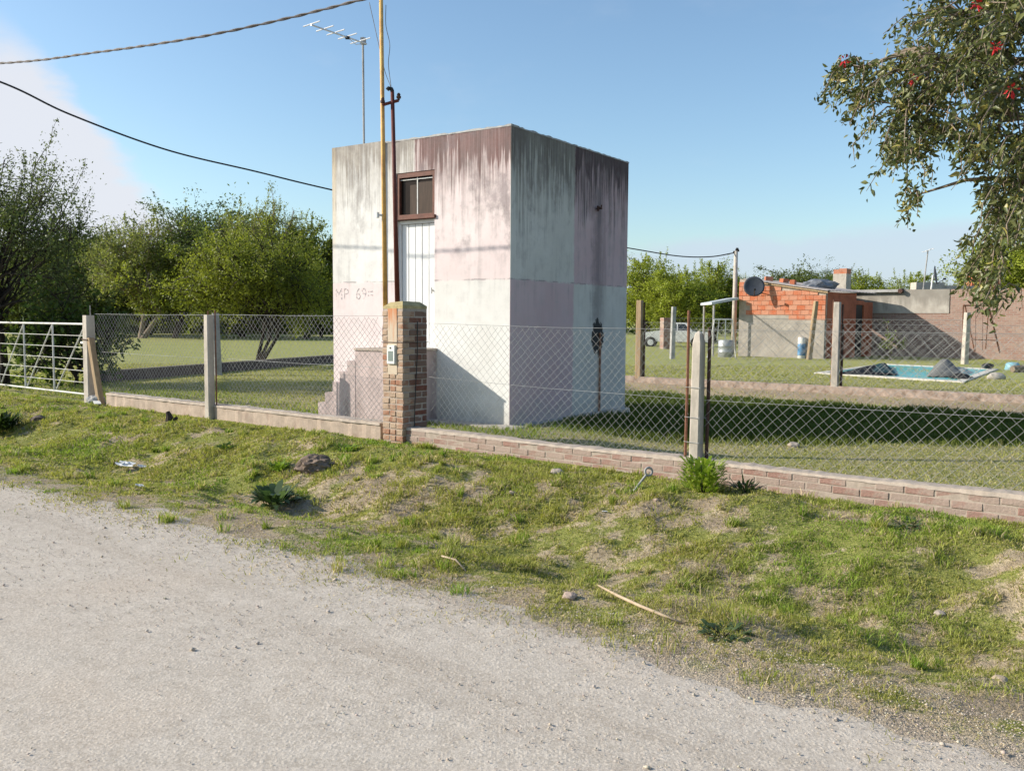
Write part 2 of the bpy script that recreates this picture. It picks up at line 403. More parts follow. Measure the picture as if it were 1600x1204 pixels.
def facade_material(name, axis):
    """painted render in four pink / white fields with run-down stains; axis 0 = front (x from -3.53 to 0), 1 = side (y from 0 to 3.66)"""
    m, g, b = new_mat(name)
    v = g.coord(); x, y, z = g.sep(v)
    h = x if axis == 0 else y
    wob = g.m('MULTIPLY', g.m('SUBTRACT', g.noise(v, 7, 5, 0.7), 0.5), 0.11)
    right_half = g.sm(g.m('ADD', h, wob), (-1.825 if axis == 0 else 1.775), (-1.775 if axis == 0 else 1.825))
    low_edge = g.sm(g.m('ADD', z, wob), 2.18, 2.14)
    pk = g.m('ABSOLUTE', g.m('SUBTRACT', right_half, low_edge))
    big = g.noise(v, 1.1, 5, 0.6, s=(1, 1, 1), off=(axis * 5.0, 2, 1)); mid = g.noise(v, 4.5, 6, 0.65); fin = g.noise(v, 28, 4, 0.6)
    streak = g.noise(v, 1.0, 4, 0.62, s=(10.0, 10.0, 0.55)); streak2 = g.noise(v, 1.0, 3, 0.6, s=(34.0, 34.0, 1.1), off=(2, 5, 0))
    pink = g.mix(g.sm(big, 0.35, 0.7), (0.68, 0.575, 0.565), (0.745, 0.665, 0.65))
    white = g.mix(g.sm(big, 0.35, 0.7), (0.655, 0.64, 0.61), (0.745, 0.735, 0.71))
    if axis == 1:  # shaded side wall: its darkness is put into the paint colours
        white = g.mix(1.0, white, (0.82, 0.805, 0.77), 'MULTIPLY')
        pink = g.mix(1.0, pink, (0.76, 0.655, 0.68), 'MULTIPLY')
    c = g.mix(pk, white, pink)
    # soft mottling and pale wash
    c = g.mix(g.m('MULTIPLY', g.sm(mid, 0.45, 0.72), 0.22), c, (0.47, 0.45, 0.43))
    c = g.mix(g.m('MULTIPLY', g.sm(fin, 0.55, 0.75), 0.18), c, (0.40, 0.38, 0.36))
    # run-down mould from the parapet
    dep = g.m('SUBTRACT', 4.33, z)
    reach = g.m('MULTIPLY', g.m('ADD', g.m('MULTIPLY', streak, 0.62), g.m('MULTIPLY', streak2, 0.38)), g.m('ADD', g.m('MULTIPLY', big, 1.5), 0.35))
    run = g.sm(g.m('SUBTRACT', g.m('MULTIPLY', reach, 2.15 if axis == 0 else 2.4), dep), 0.02, 0.95)
    slow = g.noise(v, 1.0, 3, 0.6, s=(3.1, 3.1, 0.3), off=(1, 9, 0))
    ragged = g.sm(g.m('SUBTRACT', g.m('MULTIPLY', g.m('ADD', g.m('MULTIPLY', g.m('SUBTRACT', streak, 0.42), 1.5), g.m('ADD', g.m('MULTIPLY', g.m('SUBTRACT', slow, 0.30), 1.5), g.m('MULTIPLY', g.m('SUBTRACT', streak2, 0.40), 1.0))), 0.95), dep), -0.10, 0.20)
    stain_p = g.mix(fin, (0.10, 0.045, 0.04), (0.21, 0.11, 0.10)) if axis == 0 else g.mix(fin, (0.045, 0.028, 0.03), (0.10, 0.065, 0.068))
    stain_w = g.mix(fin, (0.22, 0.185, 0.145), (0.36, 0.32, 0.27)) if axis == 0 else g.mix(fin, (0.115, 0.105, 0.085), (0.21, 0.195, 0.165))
    top = g.m('MAXIMUM', g.m('MULTIPLY', run, g.m('ADD', 0.35, g.m('MULTIPLY', g.sm(streak2, 0.35, 0.65), 0.5))), g.m('MULTIPLY', ragged, g.m('ADD', 0.62, g.m('MULTIPLY', streak2, 0.5))))
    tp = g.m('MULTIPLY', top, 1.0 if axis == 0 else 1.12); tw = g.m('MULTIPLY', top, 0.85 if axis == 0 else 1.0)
    upper = g.m('SUBTRACT', 1.0, low_edge)
    isp = g.m('MULTIPLY', pk, upper)
    c = g.mix(g.m('MULTIPLY', tp, isp, clamp=True), c, stain_p)
    c = g.mix(g.m('MULTIPLY', tw, g.m('SUBTRACT', 1.0, isp), clamp=True), c, stain_w)
    # grey vertical grime everywhere
    grime = g.m('MULTIPLY', g.sm(g.m('ADD', g.m('MULTIPLY', streak, 0.6), g.m('MULTIPLY', mid, 0.4)), 0.47, 0.68), g.sm(z, 1.2, 2.6))
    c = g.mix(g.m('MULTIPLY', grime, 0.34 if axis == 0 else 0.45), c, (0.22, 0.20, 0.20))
    if axis == 1:      # dark run below the iron bracket
        hh = g.m('ABSOLUTE', g.m('ADD', g.m('SUBTRACT', h, 2.60), g.m('MULTIPLY', g.m('SUBTRACT', mid, 0.5), 0.35)))
        st = g.m('MULTIPLY', g.m('MULTIPLY', g.sm(g.m('ADD', hh, g.m('MULTIPLY', g.m('SUBTRACT', streak2, 0.5), 0.35)), 0.34, 0.02), g.sm(z, 1.0, 1.7)), g.sm(z, 4.0, 3.2))
        c = g.mix(g.m('MULTIPLY', st, 0.55), c, (0.10, 0.085, 0.095))
        # soot blot above the rusty pipe
        bx = g.m('SUBTRACT', h, 2.62); bz = g.m('SUBTRACT', z, 1.28)
        bl = g.m('SQRT', g.m('ADD', g.m('POWER', g.m('DIVIDE', bx, 0.20), 2.0), g.m('POWER', g.m('DIVIDE', bz, 0.29), 2.0)))
        bl = g.sm(g.m('ADD', bl, g.m('MULTIPLY', g.m('SUBTRACT', g.noise(v, 11, 4), 0.5), 1.1)), 1.08, 0.92)
        c = g.mix(g.m('MULTIPLY', bl, 0.95), c, (0.02, 0.022, 0.024))
    else:              # yellowish edge at the left arris and grey bruises on the pink field
        c = g.mix(g.m('MULTIPLY', g.sm(h, -3.40, -3.5), g.m('MULTIPLY', g.sm(z, 2.4, 3.2), 0.5)), c, (0.62, 0.50, 0.33))
        br = g.m('MULTIPLY', g.sm(g.noise(v, 2.3, 5, 0.65, s=(1, 1, 0.8), off=(8, 1, 3)), 0.50, 0.66), g.m('MULTIPLY', g.sm(z, 2.2, 2.9), g.m('ADD', g.m('MULTIPLY', right_half, 0.75), 0.25)))
        c = g.mix(g.m('MULTIPLY', br, 0.62), c, (0.22, 0.18, 0.185))
    mould = g.sm(g.m('SUBTRACT', g.m('ADD', g.m('MULTIPLY', g.noise(v, 1.0, 6, 0.68, s=(2.6, 2.6, 1.5), off=(3, 3, 5)), 1.25), g.m('MULTIPLY', streak2, 0.35)), g.m('MULTIPLY', dep, 0.17)), 0.62, 0.92)
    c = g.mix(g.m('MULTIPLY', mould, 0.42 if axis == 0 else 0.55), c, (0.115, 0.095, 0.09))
    # day-work joint at mid height
    jz = g.m('ABSOLUTE', g.m('SUBTRACT', g.m('ADD', z, g.m('MULTIPLY', wob, 0.25)), 2.168))
    c = g.mix(g.m('MULTIPLY', g.sm(jz, 0.016, 0.004), g.m('MULTIPLY', g.sm(mid, 0.42, 0.58), 0.7)), c, (0.25, 0.22, 0.22))
    # rising damp
    damp = g.sm(g.m('SUBTRACT', g.m('MULTIPLY', mid, 0.55), z), -0.15, 0.25)
    c = g.mix(g.m('MULTIPLY', damp, 0.5), c, (0.36, 0.33, 0.28))
    g.put(b.inputs['Base Color'], c); b.inputs['Roughness'].default_value = 0.88; b.inputs['Specular IOR Level'].default_value = 0.2
    g.put(b.inputs['Normal'], g.bump(g.m('ADD', g.m('MULTIPLY', mid, 0.7), g.m('MULTIPLY', fin, 0.4)), 0.35, 0.012))
    return m
def brick_pieces_material(name, a, b_, mort, k=0.5, scale=7):
    m, g, b = new_mat(name)
    v = g.coord(); oi = g.n('ShaderNodeObjectInfo').outputs['Random']
    n1 = g.noise(v, scale, 5, 0.65); n2 = g.noise(v, scale * 6, 3, 0.6)
    c = g.mix(oi, a, b_)
    c = g.mix(g.m('MULTIPLY', g.sm(n2, 0.4, 0.7), 0.35), c, tuple(q * 0.6 for q in a))
    off = g.m('ADD', n1, g.m('MULTIPLY', g.m('SUBTRACT', oi, 0.5), 0.25))
    c = g.mix(g.m('MULTIPLY', g.sm(off, 0.36, 0.54), k), c, mort)
    g.put(b.inputs['Base Color'], c); b.inputs['Roughness'].default_value = 0.92; b.inputs['Specular IOR Level'].default_value = 0.15
    g.put(b.inputs['Normal'], g.bump(g.m('ADD', n1, n2), 0.5, 0.01))
    return m

MAT = {}
MAT['ground'] = ground_material(); MAT['road'] = road_material()
MAT['grass'] = leaf_mat('grass_blades', 0.40, 0.6, 0.2); MAT['leaf'] = leaf_mat('foliage', 0.45, 0.5, 0.3)
MAT['ceibo'] = leaf_mat('glossy_leaf', 0.22, 0.42, 0.45)
MAT['stone'] = col_mat('loose_stone', 0.9)
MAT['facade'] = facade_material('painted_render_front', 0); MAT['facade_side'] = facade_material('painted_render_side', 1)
MAT['render'] = simple('stair_render', (0.52, 0.42, 0.40), 0.9, 0.16, 3.0, bump=0.3, dirt=((0.27, 0.20, 0.18), 0.75), stretch=(1, 1, 0.45))
MAT['slab'] = simple('concrete_apron', (0.42, 0.38, 0.33), 0.9, 0.2, 4, bump=0.3)
MAT['concrete'] = simple('post_concrete', (0.47, 0.42, 0.36), 0.9, 0.16, 9, bump=0.35, dirt=((0.26, 0.23, 0.19), 0.5), stretch=(1, 1, 0.4))
MAT['concrete_grey'] = simple('grey_concrete', (0.37, 0.36, 0.345), 0.9, 0.18, 7, bump=0.3, dirt=((0.17, 0.165, 0.16), 0.5))
MAT['mortar'] = simple('mortar', (0.39, 0.32, 0.265), 0.95, 0.18, 14, bump=0.5)
MAT['wall_plaster'] = simple('low_wall_render', (0.41, 0.325, 0.26), 0.95, 0.2, 5, bump=0.5, dirt=((0.29, 0.20, 0.16), 0.6))
MAT['cap'] = simple('mortar_capping', (0.42, 0.35, 0.29), 0.95, 0.16, 12, bump=0.6, dirt=((0.33, 0.29, 0.25), 0.4))
MAT['brick'] = brick_pieces_material('washed_brick', (0.315, 0.185, 0.15), (0.345, 0.24, 0.20), (0.36, 0.285, 0.24), 0.75)
MAT['pillar_brick'] = brick_pieces_material('pillar_brick', (0.31, 0.15, 0.095), (0.36, 0.225, 0.155), (0.42, 0.32, 0.235), 0.8, 5)
MAT['pillar_side'] = brick_pieces_material('pillar_brick_shaded', (0.20, 0.075, 0.05), (0.20, 0.105, 0.075), (0.22, 0.15, 0.115), 0.65, 5)  # unwashed side bricks, the shade of that face darkened into their colour
MAT['block'] = brick_pieces_material('hollow_block', (0.46, 0.135, 0.065), (0.52, 0.21, 0.12), (0.48, 0.35, 0.27), 0.3, 3)
MAT['chase'] = simple('rust_stained_render', (0.52, 0.41, 0.30), 0.92, 0.15, 8, bump=0.35)
MAT['rust'] = simple('rusty_iron', (0.20, 0.095, 0.06), 0.85, 0.35, 25, bump=0.4, metal=0.1)
MAT['dark_rust'] = simple('dark_rusty_iron', (0.085, 0.045, 0.035), 0.85, 0.35, 25, bump=0.4)
MAT['mast'] = simple('red_oxide_paint', (0.115, 0.03, 0.022), 0.6, 0.25, 12, bump=0.1)
MAT['yellow'] = simple('ochre_pole_paint', (0.66, 0.40, 0.13), 0.7, 0.2, 7, bump=0.15, dirt=((0.40, 0.20, 0.08), 0.6))
MAT['white_metal'] = simple('white_enamel', (0.72, 0.72, 0.69), 0.55, 0.08, 9, bump=0.1, dirt=((0.45, 0.40, 0.34), 0.35))
MAT['gate_paint'] = simple('worn_gate_paint', (0.56, 0.56, 0.535), 0.6, 0.12, 9, bump=0.1, dirt=((0.33, 0.27, 0.21), 0.5))
MAT['door'] = simple('white_door_paint', (0.70, 0.705, 0.70), 0.5, 0.05, 5, bump=0.08, dirt=((0.60, 0.58, 0.55), 0.4), stretch=(3, 3, 0.4))
MAT['wood'] = simple('brown_window_wood', (0.13, 0.05, 0.033), 0.6, 0.3, 9, bump=0.2)
MAT['glass_dark'] = simple('dark_window_glass', (0.018, 0.012, 0.010), 0.25, 0.2, 3, bump=0, spec=0.12)
MAT['curtain'] = simple('brown_shutter_board', (0.05, 0.03, 0.02), 0.7, 0.3, 7, bump=0.2, stretch=(5, 5, 0.5))
MAT['galv'] = simple('galvanised_wire', (0.40, 0.40, 0.385), 0.5, 0.12, 30, metal=0.55, bump=0)
MAT['mesh_wire'] = simple('dull_mesh_wire', (0.30, 0.30, 0.285), 0.6, 0.15, 30, metal=0.0, bump=0)
MAT['alu'] = simple('bare_aluminium', (0.74, 0.74, 0.75), 0.4, 0.08, 20, metal=0.4, bump=0)
MAT['cable'] = simple('black_cable', (0.02, 0.022, 0.028), 0.6, 0.2, 9, bump=0)
MAT['cable_grey'] = simple('grey_twisted_cable', (0.17, 0.15, 0.14), 0.7, 0.3, 14, bump=0)
MAT['black'] = simple('black_plastic', (0.02, 0.02, 0.02), 0.5, 0.2, 9, bump=0)
MAT['bark'] = simple('bark', (0.038, 0.03, 0.024), 0.95, 0.35, 9, bump=0.7, stretch=(1, 1, 0.3))
MAT['bark_pale'] = simple('pale_bark', (0.21, 0.165, 0.12), 0.95, 0.3, 9, bump=0.7, stretch=(1, 1, 0.3))
MAT['timber'] = simple('weathered_timber', (0.34, 0.245, 0.15), 0.9, 0.25, 9, bump=0.4, stretch=(3, 3, 0.3))

# ------------------------------------------------------------------ ground and road
def axis_coords(segs):
    out = [segs[0][0]]
    for a, b, st in segs:
        n = max(1, int(round((b - a) / st))); out += list(np.linspace(a, b, n + 1)[1:])
    return np.array(out)
def build_ground():
    S = axis_coords([(-900, -300, 100), (-300, -80, 20), (-80, -30, 2.5), (-30, -20, 0.5), (-20, 2, 0.085), (2, 20, 0.6), (20, 80, 4), (80, 300, 20), (300, 900, 100)])
    W = axis_coords([(-600, -100, 100), (-100, -20, 10), (-20, 3.0, 1.0), (3.0, 9.0, 0.085), (9, 30, 0.3), (30, 80, 2.0), (80, 300, 20), (300, 1200, 100)])
    SS, WW = np.meshgrid(S, W, indexing='ij')
    X = UX * SS + NX * WW; Y = UY * SS + NY * WW
    Z = terrain(X, Y) - 0.03 * (1 - sstep(2.3, 3.0, WW))
    V = np.c_[X.ravel(), Y.ravel(), Z.ravel()]
    n1, n2 = SS.shape
    I = np.arange(n1 * n2).reshape(n1, n2)
    F = np.c_[I[:-1, :-1].ravel(), I[1:, :-1].ravel(), I[1:, 1:].ravel(), I[:-1, 1:].ravel()]
    o = np_mesh('ground', V, F, MAT['ground'], floats={'bare': bare_mask(X.ravel(), Y.ravel()), 'lush': lush_shadow_mask(X.ravel(), Y.ravel())}, smooth=True)
    tag(o, kind='structure')
    # road sheet with a ragged edge
    S = axis_coords([(-300, -60, 12), (-60, -22, 1.5), (-22, 4, 0.09), (4, 40, 2), (40, 300, 12)])
    T = np.r_[np.linspace(-4.2, 2.0, 22), np.linspace(2.2, 3.95, 16)]
    SS, TT = np.meshgrid(S, T, indexing='ij')
    edge = 0.70 * (fbm(S * 0.6, S * 0 + 3.3, 15) - 0.5) + 0.55 * (fbm(S * 2.7, S * 0 + 1.3, 16, 5) - 0.5) - 0.06
    WW = TT + edge[:, None] * sstep(2.0, 3.95, TT)
    X = UX * SS + NX * WW; Y = UY * SS + NY * WW
    Z = terrain(X, Y) + 0.007 - 0.016 * sstep(3.70, 3.95, TT)
    V = np.c_[X.ravel(), Y.ravel(), Z.ravel()]; n1, n2 = SS.shape
    I = np.arange(n1 * n2).reshape(n1, n2)
    F = np.c_[I[:-1, :-1].ravel(), I[1:, :-1].ravel(), I[1:, 1:].ravel(), I[:-1, 1:].ravel()]
    o = np_mesh('road', V, F, MAT['road'], smooth=True); tag(o, kind='structure')
build_ground()


def stones(name, P, size, cols, mat, label):
    """many little eight-sided stones"""
    n = len(P)
    base = np.array([(1, 0, 0), (-1, 0, 0), (0, 1, 0), (0, -1, 0), (0, 0, 1), (0, 0, -1)], float)
    V = base[None] * (size[:, None, None] * rng.uniform(0.55, 1.25, (n, 6, 1)))
    a = rng.uniform(0, 6.28, n); c, s = np.cos(a), np.sin(a)
    x = V[:, :, 0] * c[:, None] - V[:, :, 1] * s[:, None]; y = V[:, :, 0] * s[:, None] + V[:, :, 1] * c[:, None]
    V = np.stack([x, y, V[:, :, 2] * 0.6], -1) + P[:, None, :]
    f = np.array([(0, 2, 4), (2, 1, 4), (1, 3, 4), (3, 0, 4), (2, 0, 5), (1, 2, 5), (3, 1, 5), (0, 3, 5)])
    F = (f[None] + (np.arange(n) * 6)[:, None, None]).reshape(-1, 3)
    o = np_mesh(name, V.reshape(-1, 3), F, mat, cols=np.repeat(cols, 6, 0))
    return tag(o, label, 'gravel', kind='stuff')
def build_gravel():
    n = 110000
    s = rng.uniform(-13, 2.0, n); w = np.where(rng.random(n) < 0.28, 4.1 - np.abs(rng.normal(0, 0.5, n)), rng.uniform(0.3, 3.9, n))
    x = UX * s + NX * w; y = UY * s + NY * w
    lane = fbm(s * 0.12, w * 1.6, 63); keep = (y > 1.8) & (np.abs(x) < 0.64 * y + 0.5) & (rng.random(n) < np.clip(0.12 + 1.6 * (lane - 0.35) + 0.8 * sstep(3.2, 3.9, w), 0.05, 1)); x, y = x[keep], y[keep]; n = len(x)
    size = 0.0022 + 0.0050 * rng.random(n) ** 4 + 0.011 * (rng.random(n) < 0.012) * rng.random(n)
    z = terrain(x, y) + 0.012 + size * 0.12
    t = rng.uniform(0.3, 1.0, (n, 1)); cols = np.array([[0.47, 0.40, 0.325]]) * (0.6 + 0.5 * t) * rng.uniform(0.93, 1.07, (n, 3))
    stones('road_gravel', np.c_[x, y, z], size, cols, MAT['stone'], 'loose grey gravel strewn over the dirt road')
build_gravel()


# ------------------------------------------------------------------ grass
def blades(name, P, H, Wd, lean, cols, label, mat=None, parent=None):
    n = len(P); a = rng.uniform(0, 2 * np.pi, n); d = rng.uniform(0, 2 * np.pi, n)
    side = np.stack([np.cos(a), np.sin(a), np.zeros(n)], -1) * (Wd[:, None] * 0.5)
    off = np.stack([np.cos(d), np.sin(d), np.zeros(n)], -1) * (lean * H)[:, None]
    upv = np.zeros((n, 3)); upv[:, 2] = H
    b0 = P - side; b1 = P + side
    m0 = P + off * 0.35 + upv * 0.58 - side * 0.75; m1 = P + off * 0.35 + upv * 0.58 + side * 0.75
    tip = P + off + upv * np.sqrt(np.clip(1 - (lean * 0.6) ** 2, 0.12, 1))[:, None]
    V = np.stack([b0, b1, m1, m0, tip], 1).reshape(-1, 3)
    k = np.arange(n)[:, None] * 5
    F = np.concatenate([k + [0, 1, 2], k + [0, 2, 3], k + [3, 2, 4]], 1).reshape(-1, 3)
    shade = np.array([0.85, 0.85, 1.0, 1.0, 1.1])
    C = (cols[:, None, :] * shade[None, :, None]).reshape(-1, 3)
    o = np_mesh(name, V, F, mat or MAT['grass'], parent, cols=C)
    if label: tag(o, label, 'grass', kind='stuff')
    return o
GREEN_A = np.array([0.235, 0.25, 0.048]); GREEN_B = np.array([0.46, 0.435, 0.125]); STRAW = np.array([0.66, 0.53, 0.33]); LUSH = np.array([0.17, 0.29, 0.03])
def grass_cols(n, dry, lush):
    t = rng.random((n, 1)); c = GREEN_A * (1 - t) + GREEN_B * t
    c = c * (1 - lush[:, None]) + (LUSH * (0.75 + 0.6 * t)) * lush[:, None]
    isdry = (rng.random(n) < dry)[:, None]
    st = STRAW * (0.6 + 0.55 * rng.random((n, 1)))
    return np.where(isdry, st, c) * rng.uniform(0.8, 1.2, (n, 1))
def in_view(x, y, mrg=0.4): return (y > 2.0) & (np.abs(x) < 0.60 * y + mrg)
def build_verge_grass():
    n = 760000
    s = rng.uniform(-20, 1.0, n); w = rng.uniform(3.0, 8.09, n)
    x = UX * s + NX * w; y = UY * s + NY * w
    p = np.clip(4.6 / np.maximum(y, 3), 0.22, 1.0)
    bare = bare_mask(x, y)
    dens = np.clip(1.15 - 0.85 * bare, 0.08, 1) * np.clip(1 - 0.5 * (1 - sstep(3.6, 4.1, w + 0.7 * (fbm(x * 2, y * 2, 77) - .5))) , 0, 1)
    dens = dens * np.maximum(sstep(3.35, 3.85, w + 1.1 * (fbm(x * 1.3, y * 1.3, 79) - .5)), 0.55 * sstep(0.56, 0.66, fbm(x * 2.1, y * 2.1, 81)) * sstep(3.0, 3.5, w))
    keep = in_view(x, y) & (rng.random(n) < p * dens)
    x, y, w, bare = x[keep], y[keep], w[keep], bare[keep]; n = len(x)
    patch = fbm(x * 1.6, y * 1.6, 55); patch2 = fbm(x * 5, y * 5, 57)
    H = (0.016 + 0.042 * sstep(0.38, 0.75, patch) + 0.035 * sstep(0.55, 0.8, patch2)) * rng.uniform(0.55, 1.35, n) * (0.6 + 0.4 * sstep(3.9, 4.6, w))
    Wd = np.clip(0.0011 * y, 0.0045, 0.012) * rng.uniform(0.7, 1.3, n)
    lush = sstep(0.5, 0.78, fbm(x * 0.9 + 4, y * 0.9, 91)) * 0.7 + 0.25 * sstep(7.2, 7.9, w)
    cols = grass_cols(n, np.clip(0.30 + 0.5 * bare, 0, 0.93), np.clip(lush, 0, 1))
    z = terrain(x, y) - 0.004 + 0.012 * (w < 3.9)
    isd = cols[:, 2] > 0.125; H = np.where(isd, H * 0.6 + 0.004, H); ln = np.where(isd, rng.uniform(1.2, 2.6, n), rng.uniform(0.2, 1.35, n))
    blades('verge_grass', np.c_[x, y, z], H, Wd, ln, cols, 'patchy short grass and straw on the bank between road and brick wall')
    # taller tufts
    nt = 1300
    s = rng.uniform(-19, 0.8, nt); w = 3.7 + 4.3 * rng.random(nt)
    x = UX * s + NX * w; y = UY * s + NY * w
    k = in_view(x, y) & (rng.random(nt) < 0.25 + 0.75 * sstep(0.45, 0.65, fbm(x * 1.1, y * 1.1, 99)))
    x, y = x[k], y[k]; nt = len(x)
    per = rng.integers(24, 80, nt); idx = np.repeat(np.arange(nt), per); n = len(idx)
    rad = rng.uniform(0.02, 0.10, nt)
    a = rng.uniform(0, 6.283, n); rr = np.sqrt(rng.random(n)) * rad[idx]
    px, py = x[idx] + rr * np.cos(a), y[idx] + rr * np.sin(a)
    H = rng.uniform(0.035, 0.11, nt)[idx] * rng.uniform(0.5, 1.2, n)
    Wd = np.clip(0.0011 * py, 0.005, 0.011) * rng.uniform(0.7, 1.3, n)
    tone = rng.uniform(0, 0.9, nt)[idx]
    cols = grass_cols(n, np.full(n, 0.10) + 0.35 * (rng.random(nt) < 0.25)[idx], tone)
    blades('grass_tufts', np.c_[px, py, terrain(px, py) - 0.01], H, Wd, rng.uniform(0.15, 0.9, n), cols, 'taller green grass tufts scattered along the roadside bank')
def build_yard_grass():
    n = 420000
    x = rng.uniform(-14, 13, n); y = 5.5 + 24 * rng.random(n) ** 1.0
    s = UX * x + UY * y; w = NX * x + NY * y
    # building footprint in its own frame
    bx = (x + 0.04) * BU[0] + (y - 13.0) * BU[1]; by = (x + 0.04) * BV[0] + (y - 13.0) * BV[1]
    foot = (bx > -3.6) & (bx < 0.18) & (by > -0.30) & (by < 3.75)
    stairs = (bx > -3.2) & (bx < -1.3) & (by > -0.85) & (by < 0)
    w2 = 0.583 * x + 0.812 * y
    wallband = (np.abs(w2 - 20.0) < 0.2) & (x > 1.5)
    bare = bare_mask(x, y)
    p = np.clip(9.0 / np.maximum(y, 4), 0.3, 1.0) * np.clip(1.1 - 0.9 * bare, 0.05, 1) * (1 + 0.6 * lush_shadow_mask(x, y))
    lushz = np.maximum(sstep(1.6, 0.2, -bx * 0 + np.hypot(np.clip(bx, -3.6, 0.42) - bx, np.clip(by, -0.5, 3.75) - by)), 0) * 0.9
    lushz = np.maximum(lushz, sstep(2.2, 0.2, np.abs(w2 - 18.3)) * (x > 1.5) * 0.9)
    lushz = np.maximum(lushz, sstep(2.5, 0.5, np.abs(w - 9.6)) * (x < -2.2) * 0.7)
    sh = lush_shadow_mask(x, y); lushz = np.maximum(lushz, sh)
    keep = (w > 8.36) & in_view(x, y, 0.6) & ~foot & ~stairs & ~wallband & (rng.random(n) < p)
    x, y, w, bare, lushz, sh = x[keep], y[keep], w[keep], bare[keep], lushz[keep], sh[keep]; n = len(x)
    H = (0.022 + 0.012 * fbm(x * 2, y * 2, 7) + 0.055 * lushz * sstep(0.3, 0.6, fbm(x * 1.5, y * 1.5, 8))) * rng.uniform(0.6, 1.4, n)
    Wd = np.clip(0.0012 * y, 0.008, 0.03) * rng.uniform(0.7, 1.3, n)
    cols = grass_cols(n, np.clip(0.20 + 0.45 * bare - 0.3 * lushz, 0.02, 0.9), np.clip(lushz, 0, 1)) * (1 - 0.55 * sh)[:, None]; cols = 0.55 * cols + 0.45 * cols.mean(0) * (1 - 0.7 * sh)[:, None]; H = H + 0.05 * sh * rng.uniform(0.5, 1.3, n)  # blade colour darkened where the building's shadow falls
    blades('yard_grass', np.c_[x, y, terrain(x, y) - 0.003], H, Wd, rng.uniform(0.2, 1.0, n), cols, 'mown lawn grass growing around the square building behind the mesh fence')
BA = R(34.3)
BU = (math.cos(BA), -math.sin(BA)); BV = (math.sin(BA), math.cos(BA))
build_verge_grass(); build_yard_grass()


